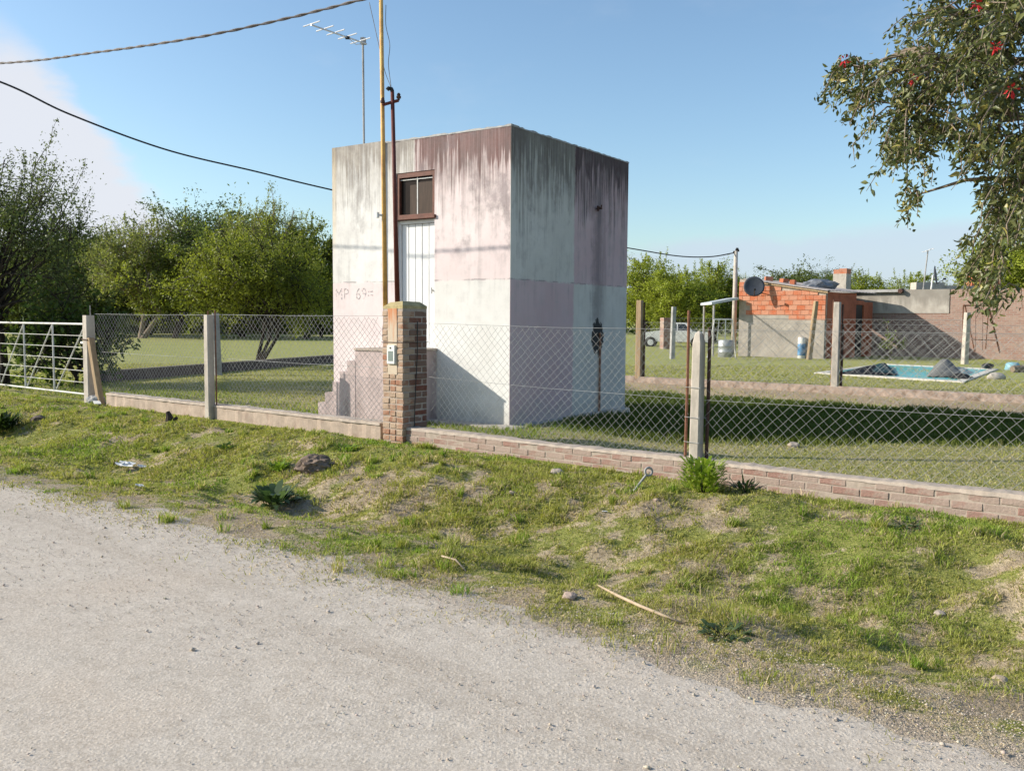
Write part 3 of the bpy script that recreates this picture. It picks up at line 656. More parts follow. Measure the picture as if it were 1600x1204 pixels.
# ------------------------------------------------------------------ the square building
def build_house():
    root = empty('square_building', (-0.04, 13.0, 0.0), -BA, 'tall square building with faded pink and white panels and white raised door', 'building')
    W1, W2, H, z0 = 3.53, 3.66, 4.34, -0.25
    ox0, ox1, oz0, oz1 = -2.17, -1.40, 1.12, 3.84       # door and transom opening
    # front wall: proud field on the left, the rest around the opening
    b = MB()
    b.box(-2.42, ox0, 0, 0.2, z0, H); b.box(ox1, 0, 0, 0.2, z0, H)
    b.box(ox0, ox1, 0, 0.2, z0, oz0); b.box(ox0, ox1, 0, 0.2, oz1, H)
    b.box(-W1, -2.42, -0.045, 0.2, z0, H + 0.02)
    b.build('front_wall', MAT['facade'], root)
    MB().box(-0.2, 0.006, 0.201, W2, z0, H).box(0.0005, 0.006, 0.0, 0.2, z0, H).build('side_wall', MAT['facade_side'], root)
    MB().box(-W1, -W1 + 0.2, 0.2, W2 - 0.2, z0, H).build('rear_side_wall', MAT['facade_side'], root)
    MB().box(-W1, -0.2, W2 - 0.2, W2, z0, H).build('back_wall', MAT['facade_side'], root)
    MB().box(-W1 + 0.2, -0.2, 0.2, W2 - 0.2, H - 0.22, H - 0.08).build('roof', MAT['concrete_grey'], root)
    # thin weathered lip on the parapet
    lip = MB(3)
    for (ax, a0, a1) in ((0, -2.42, 0.012), (1, 0.212, W2)):
        k = int((a1 - a0) / 0.07); vs = []; fs = []
        for i in range(k + 1):
            t_ = a0 + (a1 - a0) * i / k; e_ = lip.r.uniform(-.007, .004); h_ = H + 0.014 + lip.r.uniform(-.009, .008)
            q_ = [(t_, -0.006 + e_, H - .012), (t_, -0.002 + e_, h_), (t_, 0.2, h_), (t_, 0.2, H - .012)] if ax == 0 else [(0.012 - e_, t_, H - .012), (0.008 - e_, t_, h_), (-0.19, t_, h_), (-0.19, t_, H - .012)]
            vs += q_
        for i in range(k):
            for j in range(4): fs.append((i * 4 + j, i * 4 + (j + 1) % 4, i * 4 + 4 + (j + 1) % 4, i * 4 + 4 + j) if ax == 1 else (i * 4 + 4 + j, i * 4 + 4 + (j + 1) % 4, i * 4 + (j + 1) % 4, i * 4 + j))
        fs += [(0, 1, 2, 3), (k * 4 + 3, k * 4 + 2, k * 4 + 1, k * 4)]
        MB().add(vs, fs).build('parapet_coping', MAT['concrete_grey'], root)
    MB(5).box(-3.5, 0.30, -0.26, -0.001, -0.2, 0.045, 0.006).box(0.008, 0.16, -0.001, W2 - 0.1, -0.2, 0.03, 0.006).build('apron', MAT['slab'], root)
    # transom window
    win = MB(); f = 0.05
    wz0, wz1 = 3.14, 3.84
    win.box(ox0 + .002, ox0 + f, 0.012, 0.10, wz0, wz1 - .002).box(ox1 - f, ox1 - .002, 0.012, 0.10, wz0, wz1 - .002)
    win.box(ox0 + f, ox1 - f, 0.012, 0.10, wz1 - 0.075, wz1 - .002).box(ox0 + f, ox1 - f, 0.012, 0.10, wz0, wz0 + 0.055)
    wo = win.build('window', MAT['wood'], root)
    MB().box(ox0 + f, -1.79, 0.066, 0.072, wz0 + 0.055, wz1 - 0.075).build('pane', MAT['glass_dark'], wo)
    MB().box(-1.775, ox1 - f, 0.066, 0.072, wz0 + 0.055, wz1 - 0.075).build('pane', MAT['glass_dark'], wo)
    MB().box(-1.79, -1.775, 0.05, 0.078, wz0 + 0.055, wz1 - 0.075).build('mullion', MAT['white_metal'], wo)
    MB().box(ox0 + f, ox1 - f, 0.045, 0.062, wz1 - 0.112, wz1 - 0.098).build('rail', MAT['white_metal'], wo)
    MB().box(-1.93, -1.80, 0.052, 0.062, wz0 + 0.06, wz1 - 0.19).box(-1.765, ox1 - f - 0.01, 0.052, 0.062, wz0 + 0.06, wz1 - 0.16).build('shutter_board', MAT['curtain'], wo)
    MB().box(ox0 - 0.03, ox1 + 0.03, -0.035, 0.012, wz0 - 0.03, wz0 + 0.025, ch=0.008).build('sill', MAT['wood'], wo)
    # door
    d = MB(); d.box(ox0 + .002, ox0 + 0.04, 0.055, 0.12, oz0, wz0 - 0.032).box(ox1 - 0.04, ox1 - .002, 0.055, 0.12, oz0, wz0 - 0.032).box(ox0 + .04, ox1 - .04, 0.055, 0.12, wz0 - 0.085, wz0 - 0.032)
    do = d.build('door', MAT['door'], root)
    n = 5; x0, x1 = ox0 + 0.042, ox1 - 0.042; st = (x1 - x0) / n
    for i in range(n):
        MB().box(x0 + i * st + 0.004, x0 + (i + 1) * st - 0.004, 0.086 + 0.002 * (i % 2), 0.115, oz0 + 0.01, wz0 - 0.09, ch=0.004).build('plank', MAT['door'], do)
    MB().tube([(ox1 - 0.1, 0.085, 2.02), (ox1 - 0.1, 0.055, 2.02)], 0.012, 8).tube([(ox1 - 0.1, 0.055, 1.97), (ox1 - 0.1, 0.055, 2.06)], 0.009, 6).build('handle', MAT['concrete_grey'], do)
    MB().box(x0, x1, 0.118, 0.124, oz0 + .01, wz0 - .09).build('backing', MAT['black'], do)
    # stairs along the facade, landing at the door
    st_o = MB(8).box(-2.30, -1.36, -0.80, -0.003, -0.25, 1.10, 0.004).build('landing', MAT['render'], root)
    MB(9).box(-2.315, -1.345, -0.815, -0.002, 1.101, 1.13, 0.004).build('landing_slab', MAT['cap'], st_o)
    stairs = MB(10).box(-3.10, -2.40, -0.6, -0.2, -0.24, -0.06).build('stairs', MAT['render'], root)
    for i in range(5):
        xx = -2.302 - 0.165 * i
        MB(20 + i).box(xx - 0.165, xx, -0.80 + 0.003 * i, -0.05, -0.25, 0.93 - 0.17 * i, 0.004).build('step', MAT['render'], stairs)
    # iron bracket and rusty pipe on the shaded side
    MB().tube([(0, 2.52, 3.42), (0.10, 2.52, 3.42), (0.10, 2.52, 3.48)], 0.012, 6).tube([(0.06, 2.46, 3.45), (0.06, 2.60, 3.43)], 0.016, 6).tube([(0.05, 2.5, 3.38), (0.05, 2.5, 3.46)], 0.02, 6).build('wall_bracket', MAT['dark_rust'], root)
    MB().tube([(0.035, 2.66, -0.1), (0.035, 2.66, 1.30), (0.02, 2.655, 1.36)], 0.019, 8).build('drain_pipe', MAT['rust'], root)
    # faint painted mark left of the door
    cu = bpy.data.curves.new('mark', 'FONT'); cu.body = 'MP  69='; cu.size = 0.27; cu.space_character = 1.05
    to = bpy.data.objects.new('mark_tmp', cu); COL.objects.link(to)
    bpy.context.view_layer.update()
    me = bpy.data.meshes.new_from_object(to.evaluated_get(bpy.context.evaluated_depsgraph_get()))
    bpy.data.objects.remove(to)
    wd = max(v.co.x for v in me.vertices)
    for v in me.vertices:
        x, y = v.co.x, v.co.y; v.co = (-3.49 + x * 0.86 / wd, -0.0475, 1.885 + y)
    mk, g, bs = new_mat('faded_mark'); n1 = g.noise(g.coord(), 30, 4, 0.6)
    g.put(bs.inputs['Base Color'], (0.36, 0.35, 0.35)); bs.inputs['Roughness'].default_value = 0.9
    g.put(bs.inputs['Alpha'], g.m('MULTIPLY', g.sm(n1, 0.38, 0.60), 0.6))
    bm = bmesh.new(); bm.from_mesh(me); me_all = []
    seen = set()
    for f0 in list(bm.faces):
        if f0.index in seen: continue
        stack = [f0]; isl = []
        while stack:
            f1 = stack.pop()
            if f1.index in seen: continue
            seen.add(f1.index); isl.append(f1)
            for e_ in f1.edges: stack += [q for q in e_.link_faces if q.index not in seen]
        me_all.append([[tuple(v.co) for v in f1.verts] for f1 in isl])
    bm.free()
    for isl in me_all:
        mb = MB()
        for f1 in isl: mb.add(f1, [tuple(range(len(f1)))])
        mb.build('painted_mark', mk, root)
    return root
build_house()


# ------------------------------------------------------------------ front boundary: low walls, pillar, posts, mesh
def low_wall_right():
    s0, s1 = s_at(632, WALL_W, 0.1), 1.6
    root = empty('low_brick_wall', (*xy(s0, WALL_W), 0), math.atan2(UY, UX), 'low reddish brick wall running right from the brick pillar', 'wall')
    L = s1 - s0
    # wave of the top edge
    MB(1).box(0, L, 0.0035, 0.17, -0.30, 0.185).build('mortar_core', MAT['mortar'], root)
    r = random.Random(4); ch, bl = 0.072, 0.245
    meshes = [MB(100 + i).box(0, bl - 0.011, 0, 0.19, 0, ch - 0.010, 0.0025, 0.005).mesh('brick') for i in range(6)]
    half = [MB(120 + i).box(0, bl * 0.5 - 0.014, 0, 0.19, 0, ch - 0.011, 0.003, 0.006).mesh('brick') for i in range(2)]
    for c in range(4):
        z = -0.095 + c * ch; x = 0.0
        if c % 2:
            o = link('brick', half[c % 2], MAT['brick'], root); o.location = (x, r.uniform(-.003, .003), z); x += bl * 0.5
        while x + bl <= L + 0.01:
            o = link('brick', r.choice(meshes), MAT['brick'], root)
            o.location = (x + r.uniform(-.004, .004), r.uniform(-.005, .004), z + r.uniform(-.003, .003)); o.rotation_euler = (0, r.uniform(-.008, .008), r.uniform(-.008, .008))
            x += bl
    # ragged mortar capping
    xs = np.arange(0, L, 0.06); mb = MB(6); vs = []; fs = []
    for i, x in enumerate(xs):
        e = 0.008 * (r.random() - .5); t = 0.208 + 0.009 * (r.random() - .5) + 0.008 * math.sin(x * 2.1); lo = 0.182 - 0.008 * r.random()
        vs += [(x, -0.006 + e, lo), (x, 0.004 + e, t), (x, 0.19 + e, t + 0.008 * (r.random() - .5)), (x, 0.20, lo)]
    for i in range(len(xs) - 1):
        for k in range(4): fs.append((i * 4 + k, i * 4 + (k + 1) % 4, i * 4 + 4 + (k + 1) % 4, i * 4 + 4 + k))
    fs += [(3, 2, 1, 0), tuple(len(vs) - 4 + q for q in range(4))]
    mb.add([(a, b, c) for a, b, c in vs], [tuple(reversed(q)) for q in fs]).build('capping', MAT['cap'], root)
    return root
def low_wall_left():
    s0, s1 = sw(*gp(168, 634).xy)[0], s_at(598, WALL_W, 0.1)
    root = empty('low_plastered_wall', (*xy(s0, WALL_W), 0), math.atan2(UY, UX), 'low plastered wall between white gate and brick pillar', 'wall')
    L = s1 - s0; r = random.Random(9)
    for nm, lo, hi, y0, y1, m in (('wall_body', -0.3, 0.20, 0.0, 0.19, 'wall_plaster'), ('capping', 0.201, 0.235, -0.012, 0.2, 'cap')):
        xs = np.arange(0, L, 0.09); vs = []; fs = []
        for x in xs:
            e = 0.014 * (r.random() - .5); t = hi + 0.018 * (r.random() - .5) if nm == 'capping' else hi
            vs += [(x, y0 + e, lo), (x, y0 + e + 0.006, t), (x, y1 + e, t), (x, y1 + e, lo)]
        for i in range(len(xs) - 1):
            for k in range(4): fs.append((i * 4 + 4 + k, i * 4 + 4 + (k + 1) % 4, i * 4 + (k + 1) % 4, i * 4 + k))
        fs += [(0, 1, 2, 3), tuple(len(vs) - 1 - q for q in range(4))]
        MB().add(vs, fs).build(nm, MAT[m], root)
def pillar():
    s = s_at(629.5, WALL_W - 0.06, 0.6)
    root = empty('brick_pillar', (*xy(s, WALL_W - 0.06), -0.05), math.atan2(UY, UX), 'square brick meter pillar with orange rust streak carrying the two poles', 'pillar')
    a, d, H = 0.36, 0.45, 1.78          # local: x from -a to 0, y from 0 to d
    MB(2).box(-a + 0.007, -0.007, 0.007, d - 0.007, -0.25, H).build('mortar_core', MAT['mortar'], root)
    r = random.Random(11); ch = 0.079; n = int(H / ch)
    for i in range(-1, n):
        z = i * ch + 0.004
        q = i % 2
        cuts = ([(-a, -a + 0.088), (-0.096, 0)] if 0.9 < z else [(-a, -a + 0.118), (-a + 0.130, -0.128), (-0.115, 0)])
        for x0, x1 in cuts:
            y1 = 0.21 if (q and x1 == 0) else 0.11
            MB(r.randrange(9999)).box(x0 + r.uniform(-.006, .004), x1 + r.uniform(-.004, .006), r.uniform(-.006, .004), y1, z, z + ch - 0.013, 0.003, 0.007).build('brick', MAT['pillar_brick'], root)
        y = 0.222 if q else 0.122
        while y < d - 0.03:
            y1 = min(d, y + 0.232)
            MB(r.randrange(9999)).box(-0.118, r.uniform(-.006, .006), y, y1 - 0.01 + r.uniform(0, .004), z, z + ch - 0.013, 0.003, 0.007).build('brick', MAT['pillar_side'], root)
            y += 0.242
        MB(r.randrange(9999)).box(-a - r.uniform(-.004, .006), -a + 0.1, 0.122, d - 0.01, z, z + ch - 0.013, 0.003, 0.007).build('brick', MAT['pillar_brick'], root)
    # plastered chase with rust run
    m, g, b = new_mat('rust_run'); v = g.coord(); x, y, z = g.sep(v)
    n1 = g.noise(v, 1.0, 4, 0.6, s=(22, 22, 2.2)); n2 = g.noise(v, 12, 4)
    base = g.mix(n2, (0.47, 0.38, 0.28), (0.58, 0.49, 0.38))
    f = g.m('MULTIPLY', g.sm(g.m('ADD', z, g.m('MULTIPLY', g.m('SUBTRACT', n1, .5), 1.3)), 1.30, 1.95), 0.9)
    g.put(b.inputs['Base Color'], g.mix(f, base, (0.50, 0.165, 0.045))); b.inputs['Roughness'].default_value = 0.92
    MB(3).box(-a + 0.094, -0.102, -0.002, 0.10, 0.93, H - 0.02, 0.003).build('plaster_chase', m, root)
    cap = MB(7); k = 6
    cap.add([(-a + .004, .004, H - .02), (-.004, .004, H - .02), (-.004, d - .004, H - .02), (-a + .004, d - .004, H - .02),
             (-a + .004, .004, H + .005), (-.004, .004, H + .02), (-.004, d - .004, H + .015), (-a + .004, d - .004, H + .005),
             (-a + .07, .07, H + .06), (-.07, .07, H + .075), (-.07, d - .07, H + .07), (-a + .07, d - .07, H + .06)],
            [(3, 2, 1, 0), (0, 1, 5, 4), (1, 2, 6, 5), (2, 3, 7, 6), (3, 0, 4, 7), (4, 5, 9, 8), (5, 6, 10, 9), (6, 7, 11, 10), (7, 4, 8, 11), (8, 9, 10, 11)])
    cap.build('mortar_cap', simple('lichened_mortar', (0.40, 0.33, 0.17), 0.95, 0.3, 9, bump=0.6), root)
    bx = MB().box(-a + 0.100, -0.118, -0.028, 0.02, 1.06, 1.30, ch=0.006).build('meter_box', MAT['white_metal'], root)
    MB().box(-a + 0.130, -0.148, -0.031, -0.02, 1.10, 1.225).build('glass_window', simple('meter_glass', (0.20, 0.24, 0.22), 0.15, 0.1, 5, bump=0, spec=0.5), bx)
    MB().lathe([(0.011, 0), (0.011, 0.006)], 10).xform(lambda p: Vector((-0.19 + p.x, -0.034 + p.z, 1.265 + p.y))).build('lock', MAT['black'], bx)
    MB().tube([(-a - .01, -.008, 1.335), (.0, -.012, 1.338), (.01, 0.0, 1.338), (.012, d, 1.335)], 0.004, 5).build('binding_wire', MAT['dark_rust'], root)
    MB().tube([(0.016, 0.25, 1.6), (0.018, 0.245, 1.2), (0.02, 0.2, 0.6), (0.02, 0.17, 0.0)], 0.006, 5).build('cable', MAT['black'], root)
    MB().tube([(-a - 0.012, 0.05, 1.64), (-a - 0.02, 0.03, 1.5), (-a - 0.012, 0.02, 1.36)], 0.01, 6).build('hinge_rod', MAT['dark_rust'], root)
    # the two poles that stand in it
    M = root.matrix_basis if False else Matrix.Translation(root.location) @ Matrix.Rotation(math.atan2(UY, UX), 4, 'Z')
    base = at(602, 474, root.location.y + 0.27); base.z = 1.74
    topz = at(594, -25, base.y).z
    tx = at(595, -25, base.y).x
    yp = empty('yellow_pole', base, 0, 'slender ochre yellow steel pole rising from the brick pillar out of frame', 'pole')
    tp = Vector((tx, base.y, topz)) - base
    MB().tube([(0, 0, 0), tuple(tp * 0.5), tuple(tp)], [0.031, 0.027, 0.025], 12).build('shaft', MAT['yellow'], yp, True)
    k = (at(600, 337, base.y).z - base.z) / tp.z
    MB().tube([tuple(tp * k), tuple(tp * k + Vector((-.08, -.02, .01)))], 0.014, 6).tube([tuple(tp * k + Vector((-.08, -.02, -.03))), tuple(tp * k + Vector((-.08, -.02, .04)))], 0.022, 8).build('insulator', MAT['white_metal'], yp)
    MB().tube([tuple(tp * 0.985 + Vector((0, 0, 0))), tuple(tp * 0.985 + Vector((.06, 0, .01)))], 0.014, 6).build('insulator', MAT['black'], yp)
    b2 = at(621, 474, root.location.y + 0.20); b2.z = 1.78
    mp = empty('service_mast', b2, 0, 'dark red oxide electric service mast with crossarm on the brick pillar', 'mast')
    t = at(613, 143, b2.y) - b2
    MB().tube([(0, 0, 0), tuple(t * 0.55), tuple(t)], [0.033, 0.027, 0.024], 10).build('shaft', MAT['mast'], mp, True)
    MB().tube([tuple(t), tuple(t + Vector((-.012, 0, .03))), tuple(t + Vector((-.045, -.01, .035))), tuple(t + Vector((-.06, -.012, .015)))], 0.026, 8).build('weatherhead', MAT['black'], mp)
    l, r_ = at(598, 164, b2.y) - b2, at(623, 157, b2.y) - b2
    MB().tube([tuple(l), tuple(r_)], 0.02, 6).build('crossarm', MAT['mast'], mp)
    for e in (l, r_): MB().lathe([(0.014, 0), (0.014, 0.02), (0.028, 0.025), (0.03, 0.05), (0.018, 0.058), (0.024, 0.07), (0.012, 0.09)], 10, tuple(e)).build('insulator', MAT['dark_rust'], mp)
    return base + tp, b2 + t
low_wall_right(); low_wall_left()
POLE_TOP, MAST_TOP = pillar()


def chain_link(name, p0, p1, z0, z1, cell, rad, parent, ragged=0.03, seed=1, nseg=8):
    """woven diamond mesh between two plan points, wires as thin prisms, heights may differ at the ends"""
    r = np.random.default_rng(seed)
    p0 = Vector(p0).to_2d() if len(p0) > 2 else Vector(p0); p1 = Vector(p1).to_2d() if len(p1) > 2 else Vector(p1)
    L = (p1 - p0).length; d = (p1 - p0) / L; nrm = Vector((-d.y, d.x))
    (a0, a1), (b0, b1) = z0, z1
    Hh = max(b0 - a0, b1 - a1)
    V = []; F = []
    def P(s, h, o):
        f = s / L; lo = a0 + (a1 - a0) * f; hi = b0 + (b1 - b0) * f
        sag = -0.012 * math.sin(f * math.pi * 3 + seed)
        o = o + 0.018 * math.sin(s * 2.3 + seed) * math.sin(h * 3.0) + 0.012 * math.sin(s * 5.1 + h * 4)
        s = s + 0.010 * math.sin(s * 1.9 + h * 3.1 + seed) + 0.004 * r.normal()
        q = p0 + d * s + nrm * o
        return (q.x, q.y, lo + (hi - lo) * h + sag * h + 0.012 * h * math.sin(s * 3.3 + seed) + 0.003 * r.normal())
    n = int(L / cell) + 1
    for fam in (1, -1):
        for i in range(-int(Hh / cell) - 2, n + int(Hh / cell) + 2):
            s0 = i * cell; pts = []
            for k in range(nseg + 1):
                h = k / nseg; s = s0 + fam * h * Hh + 0.010 * math.sin(h * 5 + i * 1.7) 
                if 0 <= s <= L: pts.append(P(s, h * (1 + (ragged * (r.random() - .3) if k == nseg else 0)), 0.004 * fam))
                elif len(pts) > 0: break
            if len(pts) < 2: continue
            b = len(V)
            wd = Vector((d.x * fam, d.y * fam, 1.0)).normalized(); e1_ = Vector((nrm.x, nrm.y, 0)); e2_ = wd.cross(e1_).normalized()
            offs = [(e1_ * math.cos(t) + e2_ * math.sin(t)) * rad for t in (3.665, 5.76, 1.571)]
            for q_ in pts:
                for of in offs: V.append((q_[0] + of.x, q_[1] + of.y, q_[2] + of.z))
            for k in range(len(pts) - 1):
                for q in range(3): F.append((b + k * 3 + q, b + k * 3 + (q + 1) % 3, b + k * 3 + 3 + (q + 1) % 3, b + k * 3 + 3 + q))
    me = bpy.data.meshes.new(name); me.from_pydata(V, [], F); me.polygons.foreach_set('use_smooth', [True] * len(F)); me.update()
    return link(name, me, MAT['mesh_wire'], parent)
def post_mesh(w, d, h, taper=0.7, seed=1, point=True):
    m = MB(seed); c = 0.014
    def ring(k, z): 
        a, b = w / 2 * k, d / 2 * k
        return [(-a + c, -b, z), (a - c, -b, z), (a, -b + c, z), (a, b - c, z), (a - c, b, z), (-a + c, b, z), (-a, b - c, z), (-a, -b + c, z)]
    zs = [(-0.3, 1.0), (0.0, 1.0), (h * 0.86, 0.93), (h * 0.94, 0.9), (h, taper if point else 0.88)]
    vs = []; fs = [tuple(range(7, -1, -1))]
    for z, k in zs: vs += ring(k, z)
    for i in range(len(zs) - 1):
        for q in range(8): fs.append((i * 8 + q, i * 8 + (q + 1) % 8, i * 8 + 8 + (q + 1) % 8, i * 8 + 8 + q))
    if point: vs.append((0, 0, h + w * 0.28)); t = len(vs) - 1; fs += [((len(zs) - 1) * 8 + q, (len(zs) - 1) * 8 + (q + 1) % 8, t) for q in range(8)]
    else: fs.append(tuple((len(zs) - 1) * 8 + q for q in range(8)))
    return m.add(vs, fs).mesh('post')
def rods(post, offs, z0, z1, mat, r=0.013):
    for x, y, zz in offs:
        MB().tube([(x, y, z0), (x + 0.004, y, (z0 + zz) / 2), (x, y, zz)], r, 6).build('iron_rod', MAT[mat], post)
ST_RZ = math.atan2(UY, UX)

def front_fence():
    # right of the pillar
    s_p = s_at(668, WALL_W + 0.1, 0.5)
    root = empty('chain_link_fence', (0, 0, 0), 0, 'chain link fence on the low brick wall right of the pillar', 'fence', 'front garden mesh fences')
    pp = at(1093, 518, 8.95); s1 = sw(pp.x, pp.y)[0]; wf = WALL_W + 0.10
    post = link('post', post_mesh(0.112, 0.112, 1.46, 0.62, 3), MAT['concrete'], root)
    X, Y = xy(s1, wf); post.location = (X, Y, 0); post.rotation_euler = (0, R(0.3), ST_RZ)
    rods(post, [(-0.118, 0.0, 1.69), ], 0.18, 1.6, 'rust', 0.0145); rods(post, [(0.075, 0.07, 1.52), (0.095, 0.05, 1.47)], 0.18, 1.4, 'dark_rust', 0.013)
    for z in (0.62, 0.92, 0.37):
        MB().tube([(-0.138, -0.005, z), (-0.06, -0.064, z + .004), (0.06, -0.062, z), (0.075, 0.07, z)], 0.003, 4).build('tie_wire', MAT['galv'], post)
    ss = s_p + 0.02
    chain_link('wire_mesh', xy(ss, wf), xy(s1 - 0.08, wf), (0.22, 0.22), (1.50, 1.47), 0.100, 0.0018, root, 0.03, 2, 12)
    s_end = 1.8
    chain_link('wire_mesh', xy(s1 + 0.07, wf), xy(s_end, wf), (0.22, 0.22), (1.47, 1.48), 0.104, 0.0018, root, 0.03, 3, 12)
    for z0, z1, z2 in ((1.53, 1.50, 1.50), (0.86, 0.80, 0.84)):
        a, b, c = xy(ss, wf), xy(s1, wf + 0.0), xy(s_end, wf)
        MB().tube([(*a, z0), (*xy((ss + s1) / 2, wf), (z0 + z1) / 2 - 0.015), (*b, z1)], 0.0022, 4).build('tension_wire', MAT['galv'], root)
        MB().tube([(*b, z1), (*c, z2)], 0.0022, 4).build('tension_wire', MAT['galv'], root)
    post2 = link('post', post.data, MAT['concrete'], root); X, Y = xy(s_end, wf); post2.location = (X, Y, 0); post2.rotation_euler = (0, 0, ST_RZ)
    # left of the pillar
    root = empty('chain_link_fence', (0, 0, 0), 0, 'chain link fence on the plastered wall between gate and pillar', 'fence', 'front garden mesh fences')
    q = gp(330, 650, 0.05); s2 = sw(q.x, q.y)[0]; g0 = gp(150, 626, 0.05); s3 = sw(g0.x, g0.y)[0] + 0.05
    post = link('post', post_mesh(0.125, 0.12, 1.60, 0.8, 5, False), MAT['concrete'], root)
    X, Y = xy(s2, WALL_W - 0.02); post.location = (X, Y, 0.02); post.rotation_euler = (0, 0, ST_RZ)
    rods(post, [(-0.085, 0.05, 1.66), (0.085, 0.06, 1.67)], 0.1, 1.6, 'rust', 0.012)
    s4 = s_at(604, WALL_W + 0.1, 0.5)
    chain_link('wire_mesh', xy(s3, wf), xy(s2, wf), (0.235, 0.235), (1.62, 1.61), 0.092, 0.0024, root, 0.03, 4, 10)
    chain_link('wire_mesh', xy(s2 + 0.05, wf), xy(s4 - 0.05, wf), (0.235, 0.235), (1.61, 1.60), 0.095, 0.0024, root, 0.03, 6, 10)
    for z in (1.625, 0.95, 0.25):
        for a, b in ((s3, s2), (s2, s4 - 0.04)): MB().tube([(*xy(a, wf), z), (*xy((a + b) / 2, wf), z - 0.012), (*xy(b, wf), z - 0.005)], 0.0026, 4).build('tension_wire', MAT['galv'], root)
    # gate post with strut
    gx, gy = xy(s3 - 0.12, WALL_W + 0.05)
    gproot = empty('gate_post', (gx, gy, 0), ST_RZ, 'thick concrete gate post braced by a leaning strut beside the white gate', 'post')
    link('shaft', post_mesh(0.18, 0.17, 1.60, 0.9, 6, False), MAT['concrete'], gproot)
    MB(3).box(-0.055, 0.055, -0.05, 0.05, 0, 1.2, 0.004, 0.012).xform(lambda p: Vector((p.x + 0.10 + (1.2 - p.z) * 0.27, p.y - 0.03, p.z - 0.0))).build('strut', MAT['timber'], gproot)
    MB().tube([(-0.1, -0.095, 1.17), (0.1, -0.095, 1.16), (0.105, 0.09, 1.17), (-0.1, 0.09, 1.17), (-0.1, -0.095, 1.17)], 0.009, 5).build('wire_binding', MAT['dark_rust'], gproot)
    MB().tube([(0.07, 0, 1.55), (0.07, 0, 1.78)], 0.011, 6).build('iron_rod', MAT['concrete_grey'], gproot)
    rk = blob(0.17, 0.14, 0.11, 5); rk.data.materials.append(MAT['concrete_grey']); rk.name = 'concrete_lump'; X, Y = xy(s3 + 0.14, WALL_W + 0.0); rk.location = (X, Y, 0.07)
    tag(rk, 'grey concrete lump at the foot of the gate post strut', 'rubble')
    # white gate: opens along the street to the left
    gr = empty('farm_gate', (*xy(s3 - 0.27, WALL_W + 0.05), 0), ST_RZ + math.pi, 'white tubular steel farm gate with diagonal braces at the left edge', 'gate')
    Lg, zb, zt = 4.8, 0.16, 1.44
    MB().tube([(0, 0, zt), (Lg, 0, zt)], 0.020, 8).build('top_rail', MAT['gate_paint'], gr)
    MB().tube([(0, 0, zb), (Lg, 0, zb)], 0.018, 8).build('bottom_rail', MAT['gate_paint'], gr)
    for x in (0.0, 1.22, 2.42, 3.6, Lg): MB().tube([(x, 0, zb), (x, 0, zt)], 0.018, 8).build('upright', MAT['gate_paint'], gr)
    for a, b in ((0.03, 1.18), (1.28, 2.38), (2.48, 3.56)): MB().tube([(a, -.02, zt - .03), (b, -.02, zb + .03)], 0.014, 8).build('brace', MAT['gate_paint'], gr)
    for i in range(5):
        z = zb + (zt - zb) * (i + 1) / 6
        MB().tube([(0, 0, z), (Lg, 0, z)], 0.006, 6).build('bar', MAT['gate_paint'], gr)
    MB().box(0.0, 0.18, -0.04, 0.0, 1.08, 1.12, ch=0.006).build('latch', MAT['white_metal'], gr)


def blob(rx, ry, rz, seed, sub=3, rough=0.25, freq=2.2):
    """irregular rock-like mesh"""
    bm = bmesh.new(); bmesh.ops.create_icosphere(bm, subdivisions=sub, radius=1)
    r = random.Random(seed); o = Vector((r.uniform(-50, 50), r.uniform(-50, 50), r.uniform(-50, 50)))
    from mathutils import noise as mn
    for v in bm.verts:
        k = 1 + rough * mn.fractal(v.co * freq + o, 1.0, 2.0, 4)
        v.co = Vector((v.co.x * rx, v.co.y * ry, v.co.z * rz)) * k
    me = bpy.data.meshes.new('rock'); bm.to_mesh(me); bm.free()
    return link('rock', me)
front_fence()


# ------------------------------------------------------------------ trees
def leaf_quads(C, size, cols, rng_, aspect=0.45, droop=0.0, upright=0.0):
    """diamond leaves at centres C"""
    n = len(C)
    a = rng_.normal(size=(n, 3)); a[:, 2] = a[:, 2] * (1 - droop) - droop * 1.2 + upright
    a /= np.linalg.norm(a, axis=1, keepdims=True) + 1e-9
    b = np.cross(a, rng_.normal(size=(n, 3))); b /= np.linalg.norm(b, axis=1, keepdims=True) + 1e-9
    nn = np.cross(a, b)
    s = size[:, None]
    V = np.stack([C - a * s * 0.5, C + b * s * aspect * 0.5 - a * s * 0.05 + nn * s * 0.06, C + a * s * 0.5, C - b * s * aspect * 0.5 - a * s * 0.05 + nn * s * 0.06], 1).reshape(-1, 3)
    F = (np.arange(n)[:, None] * 4 + np.array([0, 1, 2, 3])[None])
    return V, F, np.repeat(cols, 4, 0)


